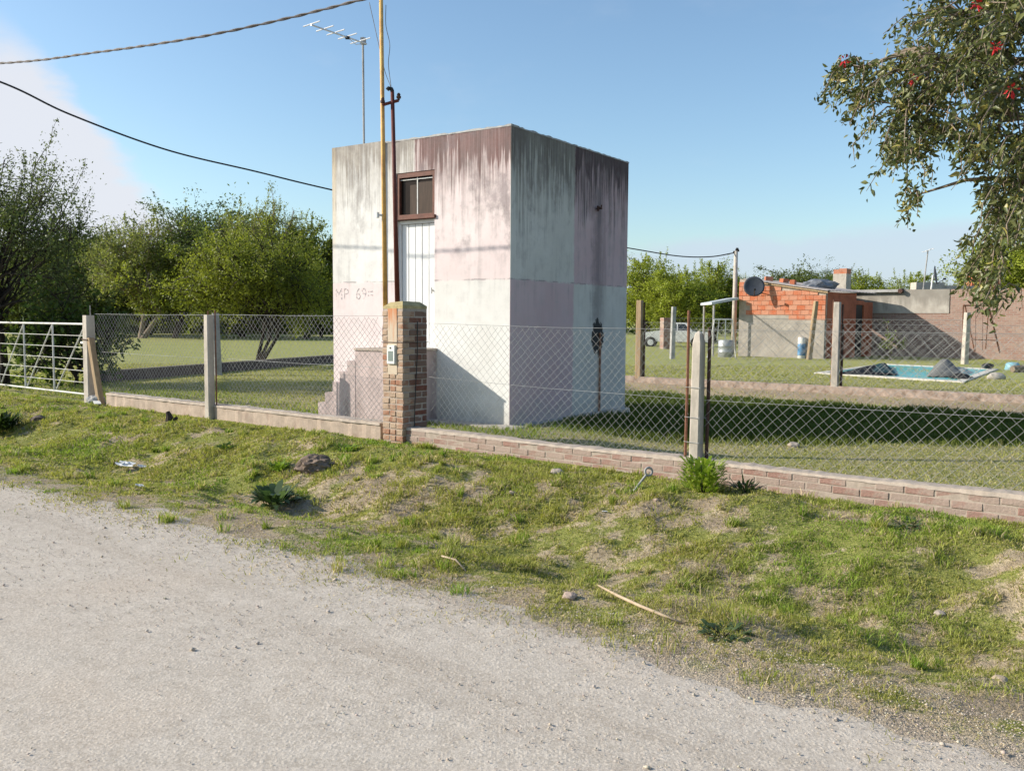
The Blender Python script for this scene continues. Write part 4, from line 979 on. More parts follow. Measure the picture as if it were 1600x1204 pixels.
def make_tree(name, seed, H, rx, ry, base, n_limb, per, leaves, leaf, colA, colB, bark, trunk_r=0.12, stems=1, whips=0, cl=0.38, gap=0.0, flat=1.0, lift=0.0, hi_only=False, twig=0.012):
    """tapered trunk with forking limbs; foliage in many small clumps spread through an uneven crown"""
    r = np.random.default_rng(seed)
    root = empty(name)
    wood = MB(seed)
    zc = (base + H) / 2; hz = (H - base) / 2
    ends = []
    tops = []
    for s_ in range(stems):
        a = r.uniform(0, 6.28); t = Vector((0.35 * rx * math.cos(a) * (0.25 if stems == 1 else 0.8), 0.35 * ry * math.sin(a) * (0.25 if stems == 1 else 0.8), base + hz * r.uniform(0.25, 0.6)))
        mid = t * 0.5 + Vector((r.normal() * 0.1 * rx, r.normal() * 0.1 * ry, 0)); st = Vector((0.03 * s_, 0.02 * s_, -0.2))
        wood.tube([st, st * 0.5 + mid * 0.45, mid, t], [trunk_r * 1.25, trunk_r, trunk_r * 0.8, trunk_r * 0.5], 8, False)
        tops.append((st, mid, t))
    for i in range(n_limb):
        st, mid, t = tops[i % stems]
        for _ in range(20):
            d = r.normal(size=3); d /= np.linalg.norm(d)
            if d[2] > -0.55 + (0.5 if hi_only else 0): break
        rad = r.uniform(0.55, 1.0) ** 0.6 * (1 + 0.18 * r.normal())
        e = Vector((d[0] * rx * rad, d[1] * ry * rad, zc + d[2] * hz * rad * flat + lift * r.random()))
        k = r.uniform(0.0, 1.0); p0 = mid.lerp(t, k)
        m1 = p0.lerp(e, 0.5) + Vector((r.normal() * 0.08 * rx, r.normal() * 0.08 * ry, 0.10 * hz + r.normal() * 0.06 * hz))
        r0 = trunk_r * 0.42 * r.uniform(0.7, 1.2)
        wood.tube([p0, p0.lerp(m1, 0.5) + Vector((0, 0, 0.03 * hz)), m1, e], [r0, r0 * 0.75, r0 * 0.5, twig], 5, False)
        for j in range(per):
            off = Vector(r.normal(size=3)) * cl * 1.15
            q = (m1.lerp(e, r.uniform(0.25, 1.0))); f = q + off
            wood.tube([q, q.lerp(f, 0.55) + Vector((0, 0, 0.05)), f], [twig * 1.1, twig * 0.8, twig * 0.45], 3, False)
            ends.append((q, f))
    C = []; K = []
    nE = len(ends); npc = max(3, leaves // nE)
    for q, f in ends:
        if r.random() < gap: continue
        n = int(npc * r.uniform(0.5, 1.5)); sp = cl * r.uniform(0.55, 1.1)
        c = np.array(f) + r.normal(size=(n, 3)) * sp * np.array([0.62, 0.62, 0.48])
        tt = r.random((n, 1)); ln = np.array(q) * (1 - tt) + np.array(f) * tt + r.normal(size=(n, 3)) * sp * 0.22
        c = np.where(r.random((n, 1)) < 0.3, ln, c)
        C.append(c); K.append(np.full(n, r.uniform(0.0, 1.0)))
    for w in range(whips):
        q, f = ends[r.integers(nE)]
        dirv = (Vector(f) - Vector((0, 0, zc))).normalized() * 0.5 + Vector((r.normal() * 0.2, r.normal() * 0.2, 0.9)); L = r.uniform(0.5, 1.25) * cl * 2.0
        t2 = Vector(f) + dirv.normalized() * L
        wood.tube([f, Vector(f).lerp(t2, 0.5) + Vector((r.normal() * 0.04, r.normal() * 0.04, 0)), t2], [twig * 0.7, twig * 0.5, twig * 0.3], 3, False)
        n = int(npc * 0.5) + 3; tt = r.random((n, 1))
        C.append(np.array(f) * (1 - tt) + np.array(t2) * tt + r.normal(size=(n, 3)) * cl * 0.09); K.append(np.full(n, r.uniform(0.3, 1)))
    C = np.concatenate(C); K = np.concatenate(K); n = len(C)
    tone = np.clip(K * 0.6 + r.random(n) * 0.4, 0, 1)[:, None]
    cols = (np.array(colA) * (1 - tone) + np.array(colB) * tone) * r.uniform(0.72, 1.25, (n, 1))
    size = leaf * r.uniform(0.6, 1.35, n)
    V, F, CC = leaf_quads(C, size, cols, r)
    wood.build('trunk', MAT[bark], root, True)
    np_mesh('crown', V, F, MAT['leaf'], root, cols=CC)
    return root
def place(t, p, rz=0, s=1.0, sz=None, label=None, cat='tree', group=None):
    t.location = p; t.rotation_euler = (0, 0, rz); t.scale = (s, s, sz or s)
    return tag(t, label, cat, group)
def build_trees():
    G1, G2 = (0.105, 0.135, 0.02), (0.31, 0.33, 0.05)      # yellow-green spring leaf
    D1, D2 = (0.065, 0.09, 0.02), (0.19, 0.225, 0.055)   # darker green
    O1, O2 = (0.14, 0.16, 0.045), (0.32, 0.345, 0.11)        # olive
    # the small spreading tree on the lawn
    p = gp(396, 574, 0.0)
    t = make_tree('yard_tree', 11, 4.0, 2.55, 2.4, 1.35, 66, 9, 52000, 0.082, G1, G2, 'bark', 0.062, 3, 70, 0.36, 0.10, twig=0.014)
    place(t, p, 0.4, 1.0, label='spreading yellow-green tree with forked dark trunk standing on the lawn', cat='tree')
    # left edge: sparse tall tree beside the gate
    p = gp(22, 590, 0.0)
    t = make_tree('gate_tree', 23, 6.3, 2.3, 2.3, 1.0, 58, 8, 32000, 0.078, D1, (0.15, 0.18, 0.075), 'bark', 0.11, 2, 150, 0.42, 0.06)
    place(t, (-11.7, 20.6, 0), 0.2, 0.88, label='sparse dark grey-green tree at the left edge behind the gate', cat='tree')
    # leafy bush right behind the gate
    t = make_tree('gate_bush', 31, 1.75, 1.25, 0.8, 0.15, 24, 6, 3800, 0.13, (0.03, 0.055, 0.012), (0.09, 0.14, 0.03), 'bark', 0.05, 3, 10, 0.26, 0.05)
    place(t, (-9.9, 20.2, 0), 0.9, 1.1, label='low broad-leaved bush growing just behind the white gate', cat='bush')
    # templates for the trees further off
    A = make_tree('broad_tree', 41, 7.0, 3.3, 3.0, 1.2, 58, 9, 36000, 0.165, G1, G2, 'bark', 0.16, 2, 60, 0.50, 0.12, twig=0.022)
    B = make_tree('dark_tree', 43, 7.0, 3.4, 3.2, 0.2, 62, 9, 36000, 0.175, D1, D2, 'bark', 0.14, 2, 30, 0.55, 0.05, twig=0.022)
    Cc = make_tree('wispy_tree', 47, 7.5, 2.9, 2.8, 1.6, 58, 8, 28000, 0.13, O1, O2, 'bark_pale', 0.15, 2, 130, 0.46, 0.18, twig=0.022)
    D = make_tree('open_limbed_tree', 53, 7.5, 3.2, 3.0, 2.6, 48, 7, 20000, 0.16, (0.05, 0.08, 0.025), (0.15, 0.19, 0.06), 'bark_pale', 0.20, 1, 25, 0.55, 0.12, hi_only=True)
    E = make_tree('bright_tree', 59, 7.0, 3.2, 3.0, 0.6, 58, 9, 34000, 0.17, (0.16, 0.20, 0.025), (0.42, 0.46, 0.06), 'bark', 0.15, 2, 70, 0.50, 0.10, twig=0.022)
    tpl = {'E': E, 'A': A, 'B': B, 'C': Cc, 'D': D}; used = set()
    L = [
     # template, photo x, distance, top y in the photo, width factor, rz, label
     ('D', 330, 66, 308, 1.05, 0.3, 'bare-limbed tree showing pale branches above the yellow-green lawn tree'),
     ('C', 415, 62, 292, 0.80, 1.3, 'tallest wispy light green tree right behind the lawn tree'),
     ('C', 215, 63, 322, 1.15, 2.1, 'feathery olive tree left of centre against the white cloud'),
     ('A', 268, 64, 372, 0.95, 0.9, 'rounded yellow-green tree just left of the lawn tree'),
     ('B', 150, 70, 352, 1.1, 1.9, 'dark low-branching tree between gate tree and feathery olive tree'),
     ('A', 478, 64, 332, 1.0, 2.7, 'bright green tree touching the left edge of the square building'),
     ('B', 500, 70, 405, 0.95, 4.0, 'dark dense tree half hidden by the square building'),
     ('B', 40, 69, 380, 1.05, 3.3, 'shady dark tree low behind the gate tree'),
     ('B', 380, 70, 400, 1.25, 5.0, 'dark mass of a tree in shade behind the forked trunk'),
     ('B', 235, 75, 410, 1.3, 0.2, 'dark tree at the back of the lawn left of the forked trunk'),
     ('B', 105, 69, 345, 1.2, 2.4, 'dark background tree beyond the gate tree'),
     ('E', 1010, 62, 400, 1.1, 1.1, 'tall bright tree directly right of the square building'),
     ('E', 1065, 58, 418, 1.2, 2.2, 'bushy yellow-green tree above the white car'),
     ('E', 1120, 64, 412, 1.1, 3.9, 'bushy yellow-green tree left of the utility post'),
     ('C', 1150, 70, 420, 1.0, 0.5, 'thin olive tree behind the utility post'),
     ('B', 1235, 60, 408, 1.25, 5.1, 'dark rounded tree above the red block shed'),
     ('D', 1290, 66, 415, 1.0, 2.5, 'sparse tree left of the rooftop chimney'),
     ('E', 1365, 72, 428, 1.2, 3.0, 'pale green tree right of the rooftop chimney'),
     ('E', 1425, 75, 428, 1.15, 4.4, 'pale green tree left of the rooftop dish'),
     ('C', 1490, 72, 430, 1.1, 1.0, 'thin tree right of the rooftop dish'),
     ('E', 1590, 52, 345, 1.15, 0.4, 'tall bright green tree rising behind the brick wall at right edge'),
     ('B', 1330, 80, 432, 1.2, 1.5, 'low dark tree peeping out behind the chimney'),
    ]
    base_h = {'E': 7.3, 'A': 7.7, 'B': 7.5, 'C': 8.3, 'D': 7.9}
    for k, px, dist, ytop, wf, rz, lab in L:
        t = tpl[k] if k not in used else copy_tree(tpl[k]); used.add(k)
        top = at(px, ytop, dist); sz = top.z / base_h[k]
        place(t, (top.x, dist, 0.0), rz, sz * wf, sz, lab, 'tree', 'background trees')
    # far belt of scrub that reads as one mass, under the crowns
    n = 16000
    r = np.random.default_rng(77)
    x = r.uniform(-60, 75, n); y = r.uniform(82, 105, n) + 6 * np.sin(x * 0.2)
    h = (1.2 + 2.6 * fbm(x * 0.12, y * 0.12, 5)) * np.sqrt(r.random(n))
    c = np.array(D1) + (np.array(G2) * 0.8 - np.array(D1)) * r.random((n, 1)) ** 2 * (h[:, None] / 3.5)
    V, F, CC = leaf_quads(np.c_[x, y, h], r.uniform(0.35, 0.8, n), c, r, 0.6)
    n = 26000; x2 = r.uniform(-75, -8, n); y2 = r.uniform(80, 92, n) + 2.0 * np.sin(x2 * .3); h2 = (2.2 + 4.0 * fbm(x2 * .12, y2 * .12, 6)) * r.random(n)
    c2 = np.array(D1) * .7 + np.array(D2) * .45 * r.random((n, 1)); V2, F2, CC2 = leaf_quads(np.c_[x2, y2, h2], r.uniform(0.45, 0.9, n), c2, r, 0.6)  # left belt coloured extra dark to paint the shade under the trees
    F = np.r_[F, F2 + len(V)]; V = np.r_[V, V2]; CC = np.r_[CC, CC2]
    o = np_mesh('distant_scrub', V, F, MAT['leaf'], cols=CC); tag(o, 'dim belt of scrub far behind lawn and houses', 'scrub', kind='stuff')
build_trees()


def coral_tree():
    """large-leaved tree standing on the verge right of the frame, boughs hanging into it"""
    r = np.random.default_rng(5)
    root = empty('coral_tree', (6.3, 6.6, 0.0), 0, 'glossy-leaved tree with red flowers hanging in at the top right corner', 'tree')
    org = Vector((6.3, 6.6, 0.0)); wood = MB(2); D = 6.6
    fork = Vector((6.1, 6.6, 2.5)) - org
    wood.tube([(0, 0, -0.2), (0.02, 0, 0.8), (-0.06, 0.02, 1.7), tuple(fork)], [0.26, 0.21, 0.19, 0.17], 10)
    # clumps: photo x, y, spread in x and y (pixels), distance, number of twigs
    cl = [(1305, 130, 26, 14, 7.3, 6), (1345, 160, 30, 22, 7.1, 8), (1490, 45, 85, 55, 6.5, 30), (1575, 50, 60, 60, 6.2, 34), (1410, 120, 70, 45, 6.9, 30), (1335, 112, 40, 24, 7.2, 11), (1400, 175, 60, 40, 6.7, 26),
          (1480, 130, 70, 50, 6.3, 30), (1455, 215, 60, 38, 6.6, 20), (1405, 245, 36, 36, 6.9, 17), (1422, 312, 14, 22, 6.9, 5), (1560, 160, 60, 60, 6.0, 30),
          (1585, 250, 45, 55, 6.2, 30), (1540, 240, 40, 40, 6.5, 17), (1590, 330, 36, 45, 6.3, 24), (1556, 330, 30, 45, 6.5, 13), (1548, 395, 24, 25, 6.6, 8), (1530, 435, 30, 16, 6.5, 7), (1545, 462, 36, 10, 6.4, 5), (1640, 120, 60, 120, 6.3, 40), (1660, 300, 60, 110, 6.5, 30), (1620, -60, 140, 60, 6.3, 40), (1590, 10, 60, 40, 6.8, 20), (1520, 85, 60, 40, 6.8, 20)]
    C = []
    limbs = []
    for tip, r0 in ((at(1440, 90, 6.8), 0.085), (at(1575, 40, 6.4), 0.09), (at(1560, 190, 6.3), 0.075), (at(1590, 300, 6.4), 0.06), (Vector((6.6, 7.6, 4.4)), 0.09), (Vector((7.4, 6.2, 4.0)), 0.08)):
        e = tip - org; a_ = fork.lerp(e, 0.33) + Vector((0, 0, 0.30)); b_ = fork.lerp(e, 0.68) + Vector((0, 0.05, 0.30))
        path = [fork, a_, b_, e]; limbs.append(path)
        wood.tube(path, [r0, r0 * 0.72, r0 * 0.45, r0 * 0.14], 8, False)
    def branch_from(h):
        best = None
        for path in limbs:
            for i in range(1, 3):
                for t in (0.15, 0.4, 0.65, 0.9):
                    q = path[i].lerp(path[i + 1], t); dd_ = (q - h).length
                    if best is None or dd_ < best[0]: best = (dd_, q)
        return best[1]
    for (ox, oy, oz, nt) in ((0.3, 0.3, 3.5, 26), (1.0, -0.3, 3.3, 26), (0.5, 1.0, 3.9, 26), (-0.2, 0.6, 4.3, 26), (1.3, 0.5, 3.8, 26), (0.3, -0.7, 3.6, 22), (0.8, 0.2, 4.4, 26)):
        hub = Vector((ox, oy, oz)); q = branch_from(hub); wood.tube([q, q.lerp(hub, 0.5) + Vector((0, 0, 0.08)), hub], [0.022, 0.014, 0.006], 5, False)
        for k in range(nt):
            e = hub + Vector(r.normal(size=3)) * 0.42; m = hub.lerp(e, 0.5) + Vector((0, 0, 0.06)); wood.tube([hub, m, e], [0.006, 0.004, 0.002], 3, False)
            for q2 in range(26): C.append(np.array(m.lerp(e, r.uniform(-0.2, 1.1))) + r.normal(size=3) * 0.05)
    for (cx, cy, sx, sy, dd, nt) in cl:
        hub = at(cx + sx * 0.3, cy - sy * 0.25, dd) - org
        q = branch_from(hub); mid = q.lerp(hub, 0.5) + Vector((r.normal() * 0.04, r.normal() * 0.04, 0.09))
        wood.tube([q, q.lerp(mid, 0.5) + Vector((0, 0, 0.04)), mid, mid.lerp(hub, 0.6), hub], [0.024, 0.019, 0.014, 0.009, 0.005], 6, False)
        for k in range(nt):
            e = at(cx + sx * r.normal() * 0.62, cy + sy * r.normal() * 0.62, dd + 0.45 * r.normal()) - org
            m = hub.lerp(e, 0.5) + Vector((0, 0, 0.06))
            dr = Vector((r.normal() * 0.04 - 0.03, r.normal() * 0.04, -0.09 - 0.06 * r.random()))
            wood.tube([hub, m, e, e + dr], [0.008, 0.006, 0.004, 0.002], 4, False)
            nl = r.integers(24, 40)
            for q in range(nl):
                t = r.uniform(0.25, 1.0)
                p = (m.lerp(e, (t - 0.25) / 0.5) if t < 0.75 else e + dr * ((t - 0.75) * 4))
                C.append(np.array(p) + r.normal(size=3) * 0.028)
    C = np.array(C); n = len(C)
    # leaves hang and fold
    a = r.normal(size=(n, 3)) * np.array([0.8, 0.8, 0.5]) + np.array([-0.25, 0, -0.75]); a /= np.linalg.norm(a, axis=1, keepdims=True)
    b = np.cross(a, r.normal(size=(n, 3))); b /= np.linalg.norm(b, axis=1, keepdims=True); nn = np.cross(a, b)
    L = r.uniform(0.03, 0.072, n)[:, None]; Wd = L * r.uniform(0.34, 0.46, (n, 1))
    base = C; tip = C + a * L + nn * L * -0.12
    q1 = C + a * L * 0.35 + b * Wd * 0.5 + nn * Wd * 0.22; q2 = C + a * L * 0.35 - b * Wd * 0.5 + nn * Wd * 0.22; q3 = C + a * L * 0.75 + b * Wd * 0.3 + nn * Wd * 0.1; q4 = C + a * L * 0.75 - b * Wd * 0.3 + nn * Wd * 0.1
    mid = C + a * L * 0.45
    V = np.stack([base, q1, q3, tip, q4, q2, mid], 1).reshape(-1, 3); k = np.arange(n)[:, None] * 7
    F = np.concatenate([k + [0, 1, 6], k + [1, 2, 6], k + [2, 3, 6], k + [3, 4, 6], k + [4, 5, 6], k + [5, 0, 6]], 1).reshape(-1, 3)
    t = r.random((n, 1)); cols = np.array([0.055, 0.075, 0.02]) * (1 - t) + np.array([0.165, 0.175, 0.055]) * t
    cols = np.where(r.random((n, 1)) < 0.06, np.array([[0.30, 0.26, 0.07]]), cols) * r.uniform(0.75, 1.2, (n, 1))
    wood.build('trunk', MAT['bark_pale'], root, True)
    np_mesh('crown', V, F, MAT['ceibo'], root, cols=np.repeat(cols, 7, 0))
    red = simple('red_petal', (0.55, 0.03, 0.035), 0.5, 0.25, 9, bump=0)
    for (px, py, dd) in ((1319, 94, 6.7), (1555, 72, 5.5), (1525, 6, 5.6), (1426, 122, 5.9), (1580, 139, 5.4)):
        c = at(px, py, dd) - org; mb = MB(px)
        for j in range(14):
            d = Vector(r.normal(size=3)).normalized(); s = Vector((d.y, -d.x, 0.2)) * 0.013
            o = c + d * 0.012; e = c + d * r.uniform(0.035, 0.06) + Vector((0, 0, -0.01))
            mm = o.lerp(e, 0.6) + d.cross(s) * 0.6
            mb.add([o, mm + s, e, mm - s], [(0, 1, 2), (0, 2, 3)])
        mb.build('flower', red, root)
coral_tree()


# ------------------------------------------------------------------ overhead lines and antenna
def cable(name, pts, rad, mat, label, n=40, sag=None, twist=False):
    pts = [Vector(p) for p in pts]
    # smooth curve through the points
    out = []
    P = [pts[0] * 2 - pts[1]] + pts + [pts[-1] * 2 - pts[-2]]
    for i in range(1, len(P) - 2):
        for k in range(n):
            t = k / n; a, b, c, d = P[i - 1], P[i], P[i + 1], P[i + 2]
            out.append(0.5 * ((2 * b) + (c - a) * t + (2 * a - 5 * b + 4 * c - d) * t * t + (3 * b - a - 3 * c + d) * t ** 3))
    out.append(pts[-1])
    if not twist:
        o = MB().tube(out, rad, 6).build(name, MAT[mat], None, True); return tag(o, label, 'cable')
    root = empty(name, tuple(out[-1]), 0, label, 'cable')
    for s in range(2):
        q = []; L = 0
        for i, p in enumerate(out):
            if i: L += (p - out[i - 1]).length
            an = L * 13 + s * math.pi
            t = (out[min(i + 1, len(out) - 1)] - out[max(i - 1, 0)]).normalized(); a = t.cross(Vector((0, 0, 1))).normalized(); b = t.cross(a)
            q.append(p + (a * math.cos(an) + b * math.sin(an)) * rad * 0.8 - out[-1])
        MB().tube(q, rad * (1.0 if s == 0 else 0.8), 6).build('strand', MAT[mat], root, True)
    return root
e1 = at(578, -4, POLE_TOP.y)
cable('twisted_service_cable', [at(-260, 108, 17.5), at(0, 99, 14.6), at(150, 82, 13.35), at(300, 60, 12.4), at(440, 31, 12.0), at(580, -4, POLE_TOP.y)], 0.0115, 'cable_grey', 'grey twisted power cable crossing the upper left sky to the yellow pole', 60, twist=True)
cable('black_line', [at(-200, 62, 21.5), at(0, 128, 22), at(110, 179, 23), at(260, 234, 25), at(400, 268, 26.5), at(520, 297, 28), at(760, 350, 33), at(985, 388, 38), at(1060, 400, 39.5), at(1110, 401, 40.5), at(1147, 395, 41)], 0.026, 'cable', 'black overhead line passing behind the square building to the far utility post', 16)
w0 = at(577, 4, POLE_TOP.y); cable('drop_wire', [w0, at(590, 62, POLE_TOP.y), at(601, 110, POLE_TOP.y), at(611, 137, MAST_TOP.y)], 0.004, 'cable_grey', 'thin drop wire left of the yellow pole reaching the mast head', 10)
w0 = at(603, 8, POLE_TOP.y); cable('drop_wire', [w0, at(603, 40, POLE_TOP.y), at(609, 70, POLE_TOP.y - 0.03), at(607, 100, POLE_TOP.y), at(611, 136, MAST_TOP.y)], 0.004, 'cable_grey', 'wavy drop wire right of the yellow pole reaching the mast head', 10)
def roof_antenna():
    y = 16.2
    b = at(569, 250, y); b.z = 4.26
    root = empty('tv_antenna', tuple(b), 0, 'aluminium television antenna on a thin mast above the square building roof', 'antenna')
    t = at(567, 64, y) - b
    MB().tube([(0, 0, 0), tuple(t + Vector((0, 0, 0.06)))], 0.019, 8).build('mast', MAT['concrete_grey'], root)
    a0 = at(573, 69, y - 0.1) - b; a1 = at(486, 39, y - 1.0) - b
    MB().tube([tuple(a0), tuple(a1)], 0.013, 6).build('boom', MAT['alu'], root)
    d = (a1 - a0).normalized(); side = Vector((0.68, -0.73, 0.0)).normalized(); side = (side - d * side.dot(d)).normalized()
    for k, L in ((0.99, 0.36), (0.76, 0.37), (0.57, 0.38), (0.36, 0.40), (0.12, 0.43)):
        c = a0.lerp(a1, k) + Vector((0, 0, 0.018)); MB().tube([tuple(c - side * L * 0.62), tuple(c + side * L * 0.62)], 0.010, 6).build('element', MAT['alu'], root)
    c = a0.lerp(a1, 0.36); MB().box(-0.035, 0.035, -0.02, 0.02, -0.03, 0.02).xform(lambda p: p + c).build('junction_box', MAT['black'], root)
    MB().tube([tuple(c), tuple(a0.lerp(a1, .2) + Vector((0, 0, -.07))), tuple(t + Vector((0, 0, -.05)))], 0.006, 5).build('support_strut', MAT['alu'], root)
    MB().box(-0.04, 0.05, -0.03, 0.04, -0.06, 0.05).xform(lambda p: p + t).build('clamp', MAT['concrete_grey'], root)
roof_antenna()


# ------------------------------------------------------------------ neighbouring plot on the right
def far_boundary():
    A_, B_ = gp(940, 587, 0.12), gp(1680, 634, 0.12)
    A_ = Vector((1.1, (20.0 - 0.583 * 1.1) / 0.812, 0)); B_ = Vector((12.5, (20.0 - 0.583 * 12.5) / 0.812, 0))
    d = (B_ - A_); L = d.length; rz = math.atan2(d.y, d.x)
    root = empty('low_boundary_wall', tuple(A_), rz, 'low dusty brick boundary wall of the neighbouring plot behind the lawn shadow', 'wall')
    r = random.Random(3); xs = np.arange(0, L, 0.12); vs = []; fs = []
    for x in xs:
        e = 0.015 * (r.random() - .5); vs += [(x, e - .05, -0.4), (x, e + .01, 0.15 + 0.02 * r.random()), (x, 0.16 + e, 0.16 + 0.01 * r.random()), (x, 0.16 + e, -0.4)]
    for i in range(len(xs) - 1):
        for k in range(4): fs.append((i * 4 + 4 + k, i * 4 + 4 + (k + 1) % 4, i * 4 + (k + 1) % 4, i * 4 + k))
    MB().add(vs, fs).build('wall_body', simple('dusty_brick', (0.37, 0.285, 0.23), 0.95, 0.3, 9, bump=1.0, dirt=((0.17, 0.12, 0.085), 0.85)), root)
    u = d.normalized()
    fr = empty('boundary_fence', (0, 0, 0), 0, 'mesh fence with concrete posts on the low boundary wall in front of the pool', 'fence')
    def on(x_px):      # point of the wall line seen at this photo column
        best = min(np.linspace(0, L, 400), key=lambda s: abs(proj_x(A_ + u * s) - x_px)); return A_ + u * best
    pts = []
    for px, h, m in ((995, 2.02, 'timber'), (1303, 1.95, 'concrete')):
        p = on(px); p.x += 0.05; p.y += 0.06; pts.append(p)
        po = link('post', post_mesh(0.15 if m == 'concrete' else 0.16, 0.14, h, 0.85, int(px), False), MAT[m], fr); po.location = (p.x, p.y, 0.05); po.rotation_euler = (0, 0, rz)
        rods(po, [(0.10, 0.05, h - 0.05), (0.13, 0.03, h * 0.75)], 0.1, h, 'dark_rust', 0.018)
        if m == 'concrete': rods(po, [(-0.095, 0.02, h + 0.05)], 0.1, h, 'rust', 0.014)
    chain_link('wire_mesh', pts[0].xy, pts[1].xy, (0.2, 0.2), (1.50, 1.5), 0.16, 0.0026, fr, 0.02, 5, 8)
    e = A_ + u * (L - 0.3)
    chain_link('wire_mesh', pts[1].xy, e.xy, (0.2, 0.2), (1.5, 1.5), 0.16, 0.0026, fr, 0.02, 6, 8)
    for z in (1.52, 1.32):
        MB().tube([(pts[0].x, pts[0].y, z), (pts[1].x, pts[1].y, z), (e.x, e.y, z)], 0.003, 4).build('tension_wire', MAT['galv'], fr)
    # second, shorter fence line further back
    fr = empty('paddock_fence', (0, 0, 0), 0, 'sagging mesh fence in front of the red block shed', 'fence')
    ps = []
    for px, py, top, m, w in ((1050, 561, 479, 'concrete_grey', 0.17), (1264, 562, 470, 'timber', 0.17), (1507, 569, 488, 'concrete', 0.2)):
        p = gp(px, py, 0.08); h = at(px, top, p.y).z - 0.05; ps.append((p, h))
        po = link('post', post_mesh(w, w * 0.9, h, 0.85, px, False), MAT[m], fr); po.location = (p.x, p.y, 0.05)
        po.rotation_euler = (0, R(6 if px == 1264 else 1), 0.3)
    for (a, _), (b, _) in zip(ps[:-1], ps[1:]):
        chain_link('wire_mesh', a.xy, b.xy, (0.1, 0.1), (1.62, 1.62), 0.28, 0.0045, fr, 0.02, 8, 5)
        MB().tube([(a.x, a.y, 1.64), (b.x, b.y, 1.64)], 0.006, 4).build('tension_wire', MAT['galv'], fr)
far_boundary()


